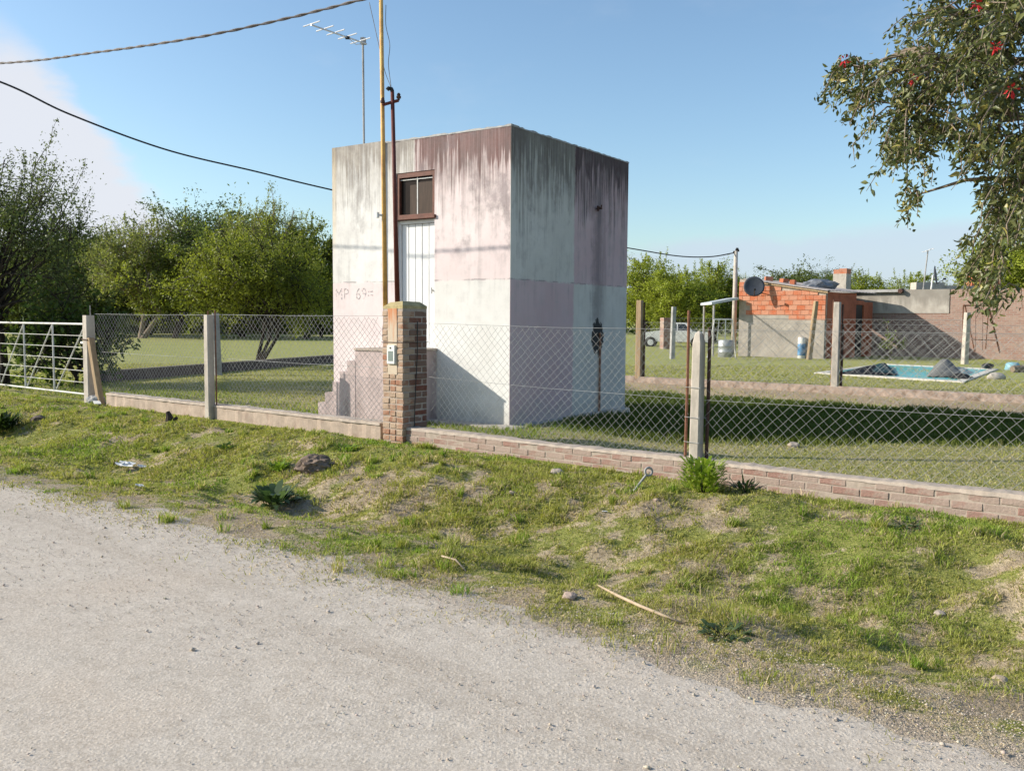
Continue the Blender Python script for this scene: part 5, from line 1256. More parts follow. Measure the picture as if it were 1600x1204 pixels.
def block_shed():
    p0 = at(1152, 557, 37.6); p1 = at(1287, 561, 35.0); p0.z = p1.z = 0.08
    d = (p1 - p0); L = d.length; rz = math.atan2(d.y, d.x)
    root = empty('block_shed', (p0.x, p0.y, 0.05), rz, 'unfinished red hollow-block shed with grey cement base and sloping roof', 'shed')
    k = p0.y / FPX
    zt0, zt1 = at(1152, 436, p0.y).z - .05, at(1285, 455, p1.y).z - .05
    zc = at(1200, 492, p0.y).z - .05
    Dp = 4.6
    MB().box(0.02, L - 0.02, 0.02, 0.18, -0.2, zc).build('cement_base', simple('rough_cement', (0.33, 0.295, 0.255), 0.95, 0.22, 1.4, bump=0.5, dirt=((0.22, 0.20, 0.18), 0.6)), root)
    MB().add([(0.01, 0.035, zc), (L - .01, 0.035, zc), (L - .01, 0.035, zt1), (0.01, 0.035, zt0), (0.01, 0.18, zc), (L - .01, 0.18, zc), (L - .01, 0.18, zt1), (0.01, 0.18, zt0)],
             [(0, 1, 2, 3), (7, 6, 5, 4), (0, 4, 5, 1), (1, 5, 6, 2), (2, 6, 7, 3), (3, 7, 4, 0)]).build('mortar_core', MAT['mortar'], root)
    bl, bh = 0.345, 0.195; r = random.Random(2); row = 0; z = zc - 0.19
    while z < zt0:
        x = 0.0 if row % 2 else -bl * 0.5
        while x < L:
            xa, xb = max(0.0, x), min(L, x + bl)
            mid = (xa + xb) / 2; lim = zt0 + (zt1 - zt0) * (max(xa, xb) / L)
            low = (row == 0 and mid < L * 0.62)
            if xb - xa > 0.08 and z + bh - 0.02 < lim and not low and not (mid < 0.35 and row in (1, 2, 3)):
                y0 = 0.012 if row == 0 else 0.0
                MB(r.randrange(9999)).box(xa + .006, xb - .006, y0, 0.10, z, z + bh - 0.016, 0.003).build('block', MAT['block'], root)
            x += bl
        z += bh; row += 1
    # right flank in shade, with a doorway, and roof sheets
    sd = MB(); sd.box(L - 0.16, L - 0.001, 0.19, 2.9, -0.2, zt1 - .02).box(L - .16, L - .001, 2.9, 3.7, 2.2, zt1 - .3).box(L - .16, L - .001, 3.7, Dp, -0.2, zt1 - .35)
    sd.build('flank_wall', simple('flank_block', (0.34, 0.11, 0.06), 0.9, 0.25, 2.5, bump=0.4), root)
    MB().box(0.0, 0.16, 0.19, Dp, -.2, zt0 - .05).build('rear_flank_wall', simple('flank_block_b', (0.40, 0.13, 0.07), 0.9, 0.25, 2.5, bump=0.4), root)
    MB().box(L - .10, L - .05, 2.95, 3.65, -0.1, 2.2).build('door', MAT['black'], root)
    rf = MB(4)
    x0, x1, y0, y1 = 0.25, L + 0.12, -0.12, Dp + .1
    n = 30; vs = []; fs = []
    for i in range(n + 1):
        y = y0 + (y1 - y0) * i / n; w = 0.018 * (i % 2)
        for x in (x0, x1): vs.append((x, y, zt0 + .05 + (zt1 - zt0) * x / L - 0.0 * (y - y0) + w))
        for x in (x0, x1): vs.append((x, y, zt0 + .03 + (zt1 - zt0) * x / L - 0.0 * (y - y0) + w))
    for i in range(n):
        a = i * 4; b = a + 4
        fs += [(a, a + 1, b + 1, b), (a + 2, b + 2, b + 3, a + 3), (a, b, b + 2, a + 2), (a + 1, a + 3, b + 3, b + 1)]
    fs += [(0, 2, 3, 1), (n * 4, n * 4 + 1, n * 4 + 3, n * 4 + 2)]
    ro = rf.add(vs, fs).build('roof', simple('roof_sheet', (0.42, 0.36, 0.32), 0.7, 0.2, 3, bump=0.2), root)
    MB().box(0.9, L + .1, -0.06, -0.01, zt0 - .06, zt0 + 0.0).xform(lambda p: Vector((p.x, p.y, p.z + (zt1 - zt0) * p.x / L))).build('fascia', MAT['timber'], ro)
    # loose bricks and a heap of sheeting weighing the roof down
    c = r
    for i, (x, y) in enumerate(((0.7, 1.2), (1.25, 1.5), (1.9, 1.0))):
        b = MB(i).box(-.16, .16, -.1, .1, 0, .2, 0.01).build('loose_block', MAT['block'], None)
        W_ = Matrix.Translation(root.location) @ Matrix.Rotation(rz, 4, 'Z'); q = W_ @ Vector((x, y, zt0 + .055 + (zt1 - zt0) * x / L - .02 * (y - y0))); b.location = q; b.rotation_euler = (0, 0.05, 0.5 * i)
        tag(b, ('red block weighing down the shed roof nearest the dish', 'middle red block lying on the shed roof', 'red block on the shed roof nearest the grey sheeting')[i], 'block')
    h = blob(0.75, 0.4, 0.28, 14, 3, 0.3, 1.8); h.data.materials.append(simple('grey_sheeting', (0.17, 0.18, 0.20), 0.6, 0.3, 5)); h.name = 'sheeting_heap'
    h.location = W_ @ Vector((2.7, 1.6, zt0 + .12 + (zt1 - zt0) * 2.7 / L)); tag(h, 'crumpled grey sheeting lying on the shed roof', 'sheeting')
    # dish on the gable
    def dish(p, rad, face, lab, tilt=0.35, mastz=None):
        e = empty('satellite_dish', p, face, lab, 'satellite dish')
        n = 5; prof = [(0.012, 0)] + [(rad * (i + 1) / n, 0.16 * rad * ((i + 1) / n) ** 2) for i in range(n)]
        prof += [(rad * (n - i) / n, 0.16 * rad * ((n - i) / n) ** 2 - 0.015) for i in range(n)] + [(0.012, -0.015)]
        Mx = Matrix.Rotation(math.pi / 2 - tilt, 4, 'X')
        MB().lathe(prof, 24).xform(lambda v: Mx @ v).build('reflector', simple('dark_grey_dish', (0.055, 0.06, 0.075), 0.5, 0.15, 4, bump=0), e, True)
        f = Mx @ Vector((0, -rad * 0.55, rad * 0.95)); l = Mx @ Vector((0, -rad * 0.95, 0.1 * rad))
        MB().tube([tuple(l), tuple(f)], 0.016, 6).build('feed_arm', MAT['dark_rust'], e)
        MB().box(-.04, .04, -.06, .06, -.04, .04).xform(lambda v: v + f).build('feed_horn', MAT['black'], e)
        return e
    dp = at(1178, 448, p0.y - 1.0)
    e = dish(tuple(dp), 0.42, R(-10), 'dark satellite dish on the face of the red block shed', 0.25)
    wallp = Vector((dp.x + 0.1, p0.y + 0.02, dp.z - 0.1)) - dp
    MB().tube([(0, 0.05, -0.02), (0.02, 0.3, -0.08), (0.02, 0.7, -0.1)], 0.02, 6).build('bracket', MAT['dark_rust'], e)
    q = at(1460, 430, 39); e = dish(tuple(q), 0.40, R(60), 'grey satellite dish on the rooftop ledge above the brick wall', 0.15)
    MB().tube([(0, 0.05, 0), (0, 0.1, -0.62)], 0.04, 8).build('mast', MAT['white_metal'], e)
    # lean-to left of the shed
    a, b = at(1112, 472, 37.2), at(1156, 464, 37.0)
    le = empty('lean_to', (a.x, a.y, 0.05), 0, 'small lean-to of pale corrugated sheet left of the block shed', 'lean-to')
    dx = b.x - a.x; za, zb = a.z - .05, b.z - .05
    MB().add([(0, 0, za), (dx, 0, zb), (dx, 2.2, zb), (0, 2.2, za), (0, 0, za - .10), (dx, 0, zb - .10), (dx, 2.2, zb - .1), (0, 2.2, za - .1)], [(0, 1, 2, 3), (7, 6, 5, 4), (0, 4, 5, 1), (1, 5, 6, 2), (2, 6, 7, 3), (3, 7, 4, 0)]).build('roof_sheet', simple('pale_sheet', (0.50, 0.53, 0.54), 0.5, 0.15, 4, bump=0.1), le)
    for y in (0.1, 2.0): MB().tube([(0.12, y, -.1), (0.12, y, za - .08)], 0.045, 8).build('post', MAT['concrete_grey'], le)
    # utility post
    t = at(1150, 392, 41); u = empty('utility_post', (t.x, 41, 0), 0, 'pale concrete utility post carrying the black line behind the lean-to', 'post')
    MB().tube([(0, 0, -.2), (0, 0, t.z)], [0.12, 0.085], 10).build('shaft', MAT['concrete'], u, True)
    MB().tube([(-0.12, 0, t.z - 0.05), (0.14, 0, t.z + 0.02)], 0.05, 6).lathe([(0.05, 0), (0.09, 0.05), (0.05, 0.14)], 8, (0.05, 0, t.z)).build('insulator', MAT['black'], u)
    # white drum with a blue print and a grey barrel, tapered white frame
    p = gp(1252, 560, 0.08); e = empty('tall_drum', (p.x, p.y, 0.06), 0.2, 'tall white drum with a blue printed label beside the block shed', 'drum')
    MB().lathe([(0.13, 0), (0.15, 0.03), (0.15, 0.80), (0.135, 0.84), (0.135, 0.86)], 16).build('body', MAT['white_metal'], e, True)
    MB().lathe([(0.152, 0.14), (0.153, 0.15), (0.153, 0.60), (0.152, 0.61)], 16).build('printed_band', simple('blue_print', (0.10, 0.24, 0.42), 0.5, 0.6, 6, bump=0), e, True)
    p = gp(1134, 558, 0.08); e = empty('steel_barrel', (p.x, p.y, 0.06), 0, 'grey steel barrel under the white tapered frame', 'barrel')
    MB().lathe([(0.30, 0), (0.32, 0.02), (0.32, 0.22), (0.335, 0.24), (0.32, 0.26), (0.32, 0.46), (0.335, 0.48), (0.32, 0.5), (0.32, 0.70), (0.30, 0.72)], 20).build('drum_shell', simple('dull_steel', (0.34, 0.36, 0.37), 0.5, 0.15, 5, metal=0.4), e, True)
    p = gp(1133, 560, 0.08); zt = at(1133, 499, p.y + .4).z
    e = empty('tube_frame', (p.x, p.y, 0.05), 0, 'white tapered tube frame standing around the grey barrel', 'frame')
    z1 = zt - .05
    MB().tube([(-0.40, 0.4, z1 - .04), (-.34, .4, z1), (0.30, 0.4, z1), (0.36, .4, z1 - .04)], 0.022, 6).build('top_bar', MAT['white_metal'], e)
    for xa, xb in ((-.36, -.62), (.34, .52), (-.18, -.24), (0.08, 0.08)): MB().tube([(xa, 0.4, z1), (xb, 0.42, 0 if abs(xa) > .3 else .72)], 0.02, 6).build('leg', MAT['white_metal'], e)
    # car half hidden by the fence posts
    car()
    p = gp(1039, 546, 0.05); e = empty('gate_pillar', (p.x, p.y, 0), 0.3, 'rough brick pillar standing in front of the white car', 'pillar'); z1 = at(1039, 495, p.y).z
    r2 = random.Random(8)
    MB().box(-.185, .185, -.19, .19, -.1, z1 - .06).build('mortar_core', MAT['mortar'], e)
    nb = int((z1 + .05) / 0.17)
    for i in range(nb):
        for s in (-1, 1):
            MB(r2.randrange(9999)).box(min(0.005, s * .2) + (.004 if s > 0 else 0), max(-0.005, s * .2), -.205, .205, i * .17, i * .17 + .145, 0.006).build('brick', MAT['brick'], e)
def car():
    p = gp(1052, 549, 0.05); D = 50.0; p = Vector((at(1052, 540, D).x, D, 0.04))
    e = empty('white_car', tuple(p), R(168), 'old white car parked beyond the fence left of the shed', 'car')
    W = 0.78
    # profile along x (front +x)
    prof = [(-1.95, 0.32), (-1.97, 0.62), (-1.85, 0.86), (-1.05, 0.90), (-0.72, 1.36), (0.28, 1.38), (0.78, 0.92), (1.72, 0.80), (1.92, 0.66), (1.95, 0.34)]
    vs = [(x, -W, z) for x, z in prof] + [(x, W, z) for x, z in prof]
    for i, (x, z) in enumerate(prof):
        if z > 1.0: vs[i] = (x, -W + .14, z); vs[i + 10] = (x, W - .14, z)
    n = len(prof); fs = [tuple(range(n)), tuple(range(2 * n - 1, n - 1, -1))] + [(i, i + n, (i + 1) % n + n, (i + 1) % n) for i in range(n)]
    MB().add(vs, fs).build('body', simple('white_car_paint', (0.72, 0.72, 0.70), 0.3, 0.05, 3, bump=0, spec=0.5), e)
    gl = simple('car_glass', (0.03, 0.035, 0.04), 0.1, 0.1, 3, bump=0, spec=0.5)
    for s in (-1, 1):
        for a, b, c, d in ((-0.92, -0.62, -0.25, -0.25), (-0.18, -0.18, 0.24, 0.60)):
            yb, yt = s * (W - .012), s * (W - .125)
            q = [(a, yb, 0.955), (d, yb, 0.955), (c, yt, 1.31), (b, yt, 1.31)]
            q2 = [(x, y + s * .006, z) for x, y, z in q]
            MB().add(q + q2, [(0, 1, 2, 3), (7, 6, 5, 4), (0, 4, 5, 1), (1, 5, 6, 2), (2, 6, 7, 3), (3, 7, 4, 0)]).build('side_window', gl, e)
    MB().add([(0.80, -.62, .95), (.80, .62, .95), (.34, .56, 1.34), (.34, -.56, 1.34), (0.77, -.62, .95), (.77, .62, .95), (.31, .56, 1.34), (.31, -.56, 1.34)], [(0, 1, 2, 3), (7, 6, 5, 4), (0, 4, 5, 1), (1, 5, 6, 2), (2, 6, 7, 3), (3, 7, 4, 0)]).build('windscreen', gl, e)
    for x in (-1.25, 1.22):
        for s in (-1, 1):
            t = MB().lathe([(0.29, -0.09), (0.31, -0.06), (0.31, 0.06), (0.29, 0.09)], 16).xform(lambda v: Vector((v.x + x, v.z + s * (W - .06), v.y + 0.29))).build('wheel', MAT['black'], e)
            MB().lathe([(0.17, -0.005), (0.16, 0.015)], 12).xform(lambda v: Vector((v.x + x, s * (v.z + .09 + W - .06), v.y + 0.29))).build('rim', MAT['alu'], t)
    for s in (-1, 1): MB().box(1.90, 1.955, s * .62 - .1, s * .62 + .1, 0.60, 0.70).build('headlight', MAT['alu'], e)
    MB().box(1.93, 1.99, -.74, .74, 0.36, 0.48).build('bumper', MAT['black'], e); MB().box(-2.0, -1.945, -.74, .74, 0.38, 0.50).build('bumper', MAT['black'], e)
block_shed()


def rear_house():
    pa = Vector((at(1290, 500, 40.5).x, 40.5, 0)); pb = Vector((at(1760, 500, 33.0).x, 33.0, 0))
    d = pb - pa; L = d.length; rz = math.atan2(d.y, d.x)
    root = empty('long_brick_wall', (pa.x, pa.y, 0.05), rz, 'long brick wall with grey plastered upper left half behind the pool', 'wall')
    m, g, b = new_mat('far_brickwork'); v = g.coord(); x, y, z = g.sep(v)
    br = g.n('ShaderNodeTexBrick'); g.put(br.inputs['Vector'], g.comb(x, z, 0.0))
    br.inputs['Scale'].default_value = 1.0; br.inputs['Brick Width'].default_value = 0.27; br.inputs['Row Height'].default_value = 0.085; br.inputs['Mortar Size'].default_value = 0.012
    br.inputs['Color1'].default_value = (0.28, 0.15, 0.115, 1); br.inputs['Color2'].default_value = (0.35, 0.225, 0.175, 1); br.inputs['Mortar'].default_value = (0.33, 0.27, 0.23, 1)
    n1 = g.noise(v, 1.3, 5, 0.6); n2 = g.noise(v, 7, 4)
    c = g.mix(g.m('MULTIPLY', g.sm(n1, 0.4, 0.7), 0.5), br.outputs[0], (0.34, 0.265, 0.22)); c = g.mix(g.m('MULTIPLY', g.sm(n2, 0.5, 0.7), 0.4), c, (0.20, 0.13, 0.10))
    g.put(b.inputs['Base Color'], c); b.inputs['Roughness'].default_value = 0.95; g.put(b.inputs['Normal'], g.bump(g.m('SUBTRACT', 1.0, br.outputs[1]), 0.5, 0.02))
    zt = at(1450, 452, 37.3).z - .05; zm = at(1450, 489, 37.3).z - .05
    MB().box(0, L, 0, 0.2, -0.2, zt).build('wall_body', m, root)
    pm, g, b = new_mat('grey_render'); v = g.coord(); x, y, z = g.sep(v)
    st = g.noise(v, 1.0, 4, 0.6, s=(3.2, 3.2, 0.5)); n1 = g.noise(v, 3, 5)
    c = g.mix(g.sm(n1, .35, .7), (0.37, 0.33, 0.285), (0.47, 0.43, 0.375))
    c = g.mix(g.m('MULTIPLY', g.sm(g.m('SUBTRACT', g.m('MULTIPLY', st, 1.7), g.m('SUBTRACT', zt, z)), 0.0, 0.6), 0.6), c, (0.16, 0.145, 0.125))
    g.put(b.inputs['Base Color'], c); b.inputs['Roughness'].default_value = 0.95
    MB(3).box(0.05, L * 0.46, -0.03, -0.001, zm, zt + 0.01, 0.004).build('plaster', pm, root)
    MB(5).box(-0.2, 3.3, -0.22, 0.5, zt - 0.12, zt + 0.0).xform(lambda p: Vector((p.x, p.y, p.z + .03))).build('eave', MAT['concrete_grey'], root)
    MB().tube([(3.28, -0.25, zt - .04), (3.28, 0.4, zt - .04)], 0.10, 8).build('eave_end', MAT['dark_rust'], root)
    # pale window bars in the plastered part
    W_ = Matrix.Translation(root.location) @ Matrix.Rotation(rz, 4, 'Z')
    c0 = at(1302, 455, 42.0); c1 = at(1328, 455, 42); h = at(1315, 424, 42).z
    e = empty('chimney', ((c0.x + c1.x) / 2, 42.0, 0), R(-38), 'square plastered chimney with red brick top behind the shed roof', 'chimney'); w = (c1.x - c0.x) / 2 * .78
    MB().box(-w, w, -.35, .35, 0.0, h - .12).build('shaft', MAT['concrete'], e); MB().box(-w + .001, -w + .25, -.3, .3, h - .119, h + .08).build('brick_cap', MAT['block'], e); MB().box(w - .35, w - .001, -.3, .3, h - .119, h + .12).build('brick_cap', MAT['block'], e)
    a, b_ = at(1432, 441, 41), at(1476, 441, 41)
    e = empty('roof_ledge', (a.x, 41, zt - .3), 0, 'pale masonry ledge behind the brick wall carrying the dish', 'ledge'); MB(2).box(0, b_.x - a.x, 0, .6, 0, a.z - zt + .3, .01).box(b_.x - a.x + .01, b_.x - a.x + 1.6, 0.1, .7, 0, a.z - zt + .16, .01).build('masonry', MAT['concrete'], e)
    a, b_ = at(1442, 450, 40.8), at(1450, 391, 40.8); e = empty('antenna_mast', tuple(a), 0, 'thin leaning antenna mast beside the rooftop dish', 'antenna')
    t = b_ - a; MB().tube([(0, 0, -.3), tuple(t)], 0.028, 6).build('mast', MAT['concrete_grey'], e)
    for k in (-.16, 0.0, .16): MB().tube([(t.x + k, -.25, t.z + k * .4), (t.x + k, .25, t.z + k * .4)], 0.014, 5).build('element', MAT['alu'], e)
    MB().tube([(t.x - .2, 0, t.z - .08), (t.x + .22, 0, t.z + .09)], 0.016, 5).build('boom', MAT['alu'], e)
    a = at(1518, 446, 41.5); b_ = at(1562, 446, 41.5); e = empty('brick_stack', (a.x, 41.5, zt - .2), 0, 'broken red brick stack above the brick wall behind hanging leaves', 'brickwork'); hh = at(1540, 422, 41.5).z - zt + .2
    MB(3).box(0, (b_.x - a.x) * .55, 0, .5, 0, hh, .03).build('masonry', MAT['block'], e); MB(4).box((b_.x - a.x) * .56, b_.x - a.x, 0, .5, 0, hh * .8, .03).build('masonry', MAT['block'], e)
    # swing frame
    e0 = gp(1512, 566, .08); y = e0.y + 1.2; P = lambda u, v, yy=y: at(u, v, yy)
    e = empty('swing_frame', (P(1538, 560).x, y, 0.05), 0, 'rusty thin swing frame in front of the brick wall', 'swing'); o = Vector(e.location)
    def T(nm, u0, v0, u1, v1, r=.03, y0=y, y1=y): MB().tube([tuple(P(u0, v0, y0) - o), tuple(P(u1, v1, y1) - o)], r, 6).build(nm, MAT['rust'], e)
    T('top_bar', 1505, 477, 1545, 478); T('leg', 1545, 478, 1562, 551); T('leg', 1505, 477, 1504, 545, .022, y, y + .6); T('leg', 1508, 478, 1523, 550, .025); T('leg', 1545, 478, 1540, 545, .018, y, y + .8); T('cross_bar', 1518, 530, 1558, 532, .016)
    for u in (1525, 1536): T('swing_rope', u, 478, u - 1, 548, .008)
    # small things by the wall: sapling, twigs, bench-like bars
    sp = gp(1392, 563, .08)
    s = make_tree('sapling', 91, 1.15, 0.35, 0.3, 0.25, 8, 4, 260, 0.11, (0.08, 0.12, 0.02), (0.22, 0.28, 0.05), 'bark_pale', 0.03, 1, 2, 0.16)
    place(s, tuple(sp), 0, 1, label='small leafy sapling in the shade behind the pool', cat='sapling')
rear_house()


def pool():
    c = [gp(1272, 582, .12), gp(1378, 568, .12), gp(1560, 576, .12), gp(1505, 596.5, .12)]
    cen = sum(c, Vector()) / 4
    root = empty('swimming_pool', (cen.x, cen.y, 0), 0, 'in-ground swimming pool with white edge and turquoise water', 'pool')
    c = [p - Vector((cen.x, cen.y, p.z)) for p in c]
    inn = [p * 0.89 for p in c]; vs = []; fs = []
    for z, ring in ((-0.1, c), (0.125, c), (0.125, inn), (-0.1, inn)): vs += [(p.x, p.y, z) for p in ring]
    for k in range(3):
        for i in range(4): fs.append((k * 4 + (i + 1) % 4, k * 4 + i, k * 4 + 4 + i, k * 4 + 4 + (i + 1) % 4))
    MB().add(vs, fs).build('edge', simple('white_pool_edge', (0.58, 0.54, 0.47), 0.8, 0.1, 3, bump=0.2), root)
    m, g, b = new_mat('pool_water'); n = g.noise(g.coord(), 2.5, 3)
    g.put(b.inputs['Base Color'], g.mix(n, (0.09, 0.44, 0.48), (0.13, 0.54, 0.56))); b.inputs['Roughness'].default_value = 0.25; b.inputs['Specular IOR Level'].default_value = 0.3; g.put(b.inputs['Normal'], g.bump(n, 0.2, 0.05))
    MB().add([(p.x * 1.01, p.y * 1.01, 0.108) for p in inn], [(0, 1, 2, 3)][::-1]).build('water', m, root)
    root.children[1].data.flip_normals()
    def tarp(nm, pts, hs, col, lab, seed):
        r = np.random.default_rng(seed); n = 18
        P = [gp(u, v, .13) for u, v in pts]; V = []; F = []
        for i in range(n + 1):
            for j in range(n + 1):
                a, b2 = i / n, j / n
                q = (P[0] * (1 - a) + P[1] * a) * (1 - b2) + (P[3] * (1 - a) + P[2] * a) * b2
                h = hs * (math.sin(a * math.pi) ** .7) * (math.sin(b2 * math.pi) ** .6) * (0.85 + 0.10 * math.sin(a * 13 + b2 * 5) + .12 * math.sin(b2 * 7 - a * 4))
                V.append((q.x + .01 * r.normal(), q.y + .01 * r.normal(), .137 + max(h, 0) + .006 * r.random()))
        for i in range(n):
            for j in range(n): a = i * (n + 1) + j; F.append((a, a + 1, a + n + 2, a + n + 1))
        o = MB().add(V, F).build(nm, simple(nm + '_cloth', col, 0.9, 0.3, 2, bump=0.3, spec=0.05), None, True)
        md = o.modifiers.new('thick', 'SOLIDIFY'); md.thickness = 0.012
        tag(o, lab, 'tarpaulin')
    tarp('black_tarpaulin', [(1306, 584), (1372, 569), (1384, 570), (1400, 586)], 0.10, (0.012, 0.014, 0.018), 'black tarpaulin crumpled over the near left end of the pool', 2)
    tarp('dark_net', [(1352, 583), (1374, 568), (1385, 571), (1402, 585)], 0.16, (0.02, 0.05, 0.06), 'dark teal netting sagging into the pool beside the black tarpaulin', 5)
    tarp('grey_tarpaulin', [(1448, 588), (1464, 571), (1488, 571), (1508, 589)], 0.34, (0.15, 0.15, 0.14), 'grey tarpaulin heaped up over the middle of the pool', 3)
    tarp('dark_rag', [(1482, 590), (1490, 586), (1520, 589), (1512, 592)], 0.10, (0.03, 0.03, 0.03), 'dark rag lying on the near pool edge', 4)
    for (u, v, rx, nm, lab, col) in ((1543, 574, .18, 'dark_bag', 'small dark bag on the far right pool corner', (.03, .03, .032)), ):
        o = blob(rx, rx * .7, rx * .5, 33); p = gp(u, v, .17); o.location = (p.x, p.y, .22); o.name = nm; o.data.materials.append(simple(nm, col, .6)); tag(o, lab, 'bag')
    p = gp(1556, 594, .06); o = blob(.22, .15, .13, 40, 3, .2, 1.6); o.location = (p.x, p.y, .14); o.name = 'stone_block'; o.data.materials.append(MAT['concrete']); tag(o, 'pale stone block on the grass right of the pool', 'stone')
    p = gp(1582, 577, .1); e = empty('blue_tub', (p.x, p.y, .08), 0, 'pale blue upturned plastic tub right of the pool', 'tub'); MB().lathe([(.22, 0), (.23, .02), (.20, .19), (.14, .24), (.04, .25)], 18).build('shell', simple('blue_plastic', (.20, .38, .44), .45, .1, 3, bump=0), e, True)
    MB().lathe([(.24, 0), (.245, .012), (.232, .02)], 18).build('rim', simple('blue_plastic_rim', (.17, .33, .40), .45, .1, 3, bump=0), e, True)
    p = gp(1604, 583, .06); o = MB(3).tube([(-.5, 0, .16), (0, 0.03, .17), (.7, .0, .16)], [.10, .12, .10], 10).build('log', MAT['bark_pale']); o.location = (p.x, p.y, .03); o.rotation_euler = (0, 0, .2); tag(o, 'pale cut log lying at the right edge near the blue tub', 'log')
pool()


# ------------------------------------------------------------------ left yard: kerb wall, grey post
def left_yard():
    a, b = gp(150, 600, .0), gp(540, 566, .0); d = b - a; L = d.length
    root = empty('lawn_kerb', (a.x, a.y, 0), math.atan2(d.y, d.x), 'low dark kerb wall crossing the lawn left of the square building', 'kerb')
    MB(4).box(0, L, 0, .18, -.2, .27, .006).build('kerb_body', simple('shaded_brick', (0.115, 0.09, 0.08), .95, .25, 5, bump=.4), root)  # unlit kerb face: its shade is put into brick and capping colours
    MB(5).box(0, L, -.01, .19, .271, .295, .005).build('capping', simple('shaded_capping', (0.20, 0.17, 0.15), .95, .2, 6, bump=.4), root)
    p = gp(341, 584, .05); h = at(341, 489, p.y).z
    e = empty('concrete_post', (p.x, p.y, 0), .4, 'leaning grey concrete post on the lawn kerb behind the front fence', 'post')
    link('shaft', post_mesh(.19, .17, h, .85, 9, False), MAT['concrete_grey'], e); e.rotation_euler = (0, R(-1.5), .4)
    # glimpse of a red-brown house behind the gate tree
    q = at(72, 470, 78); e = empty('far_cottage', (q.x, 78, 0), .1, 'glimpse of a red-brown cottage behind the gate tree', 'house')
    MB().box(-1.6, 1.9, 0, 3, -.1, 2.5).build('wall', simple('cottage_wall', (0.50, 0.30, 0.21), .9, .2, 2), e)
    MB().add([(-1.9, -.3, 2.5), (2.2, -.3, 2.5), (2.2, 3.3, 2.5), (-1.9, 3.3, 2.5), (-1.9, 1.5, 3.5), (2.2, 1.5, 3.5)], [(3, 2, 1, 0), (0, 1, 5, 4), (2, 3, 4, 5), (0, 4, 3), (1, 2, 5)]).build('roof', simple('cottage_roof', (0.24, 0.07, 0.05), .8, .2, 3), e)
    MB().box(0.2, 1.0, -.03, -.002, 1.0, 1.9).build('window', MAT['glass_dark'], e)
    # white sign plate lying near the gate
    p = gp(151, 628, .06); o = MB(2).box(-.24, .24, -.055, .055, 0, .02, .002).build('white_board', MAT['white_metal']); o.location = (p.x, p.y, terrain(p.x, p.y) + .06); o.rotation_euler = (.05, .12, -1.05); tag(o, 'short white board lying in the grass beside the gate post', 'board')
left_yard()


# ------------------------------------------------------------------ weeds and small things on the verge
def gpt(u, v):
    z = 0.0
    for _ in range(6):
        p = gp(u, v, z); z = float(terrain(p.x, p.y))
    return Vector((p.x, p.y, z))
def weed(name, p, n, L, W, col1, col2, lab, spread=1.0, upright=0.6, seed=1, stemh=0.0, cat='weed'):
    r = np.random.default_rng(seed); V = []; F = []; C = []
    for i in range(n):
        a = r.uniform(0, 6.28); rr = spread * np.sqrt(r.random()) * 0.5
        b = Vector((math.cos(a) * rr * .6, math.sin(a) * rr * .6, stemh * r.random()))
        el = r.uniform(0.15, 1.0) * upright; dirv = Vector((math.cos(a) * (1 - el * .6), math.sin(a) * (1 - el * .6), el)).normalized()
        l = L * r.uniform(.5, 1.15); w = W * r.uniform(.6, 1.2); sd = dirv.cross(Vector((0, 0, 1))).normalized() * w * .5; nrm = sd.cross(dirv).normalized()
        k = len(V); tip = b + dirv * l + Vector((0, 0, -.25 * l * (1 - el)))
        m1 = b + dirv * l * .4 + nrm * l * .06; m2 = b + dirv * l * .75 + nrm * l * .04
        V += [b, m1 + sd, m1 - sd, m2 + sd * .75, m2 - sd * .75, tip]; F += [(k, k + 1, k + 2), (k + 1, k + 3, k + 4), (k + 1, k + 4, k + 2), (k + 3, k + 5, k + 4)]
        t = r.random(); c = np.array(col1) * (1 - t) + np.array(col2) * t; C += [c] * 6
    root = empty(name, tuple(p), 0, lab, cat)
    np_mesh('leaves', np.array([tuple(v) for v in V]), np.array(F), MAT['leaf'], root, cols=np.array(C))
    mb = MB(seed)
    for i in range(5):
        a = r.uniform(0, 6.28); mb.tube([(0, 0, -.02), (math.cos(a) * spread * .2, math.sin(a) * spread * .2, stemh * .9 + .03)], [.006, .003], 4)
    mb.build('stems', MAT['bark'], root)
    return root
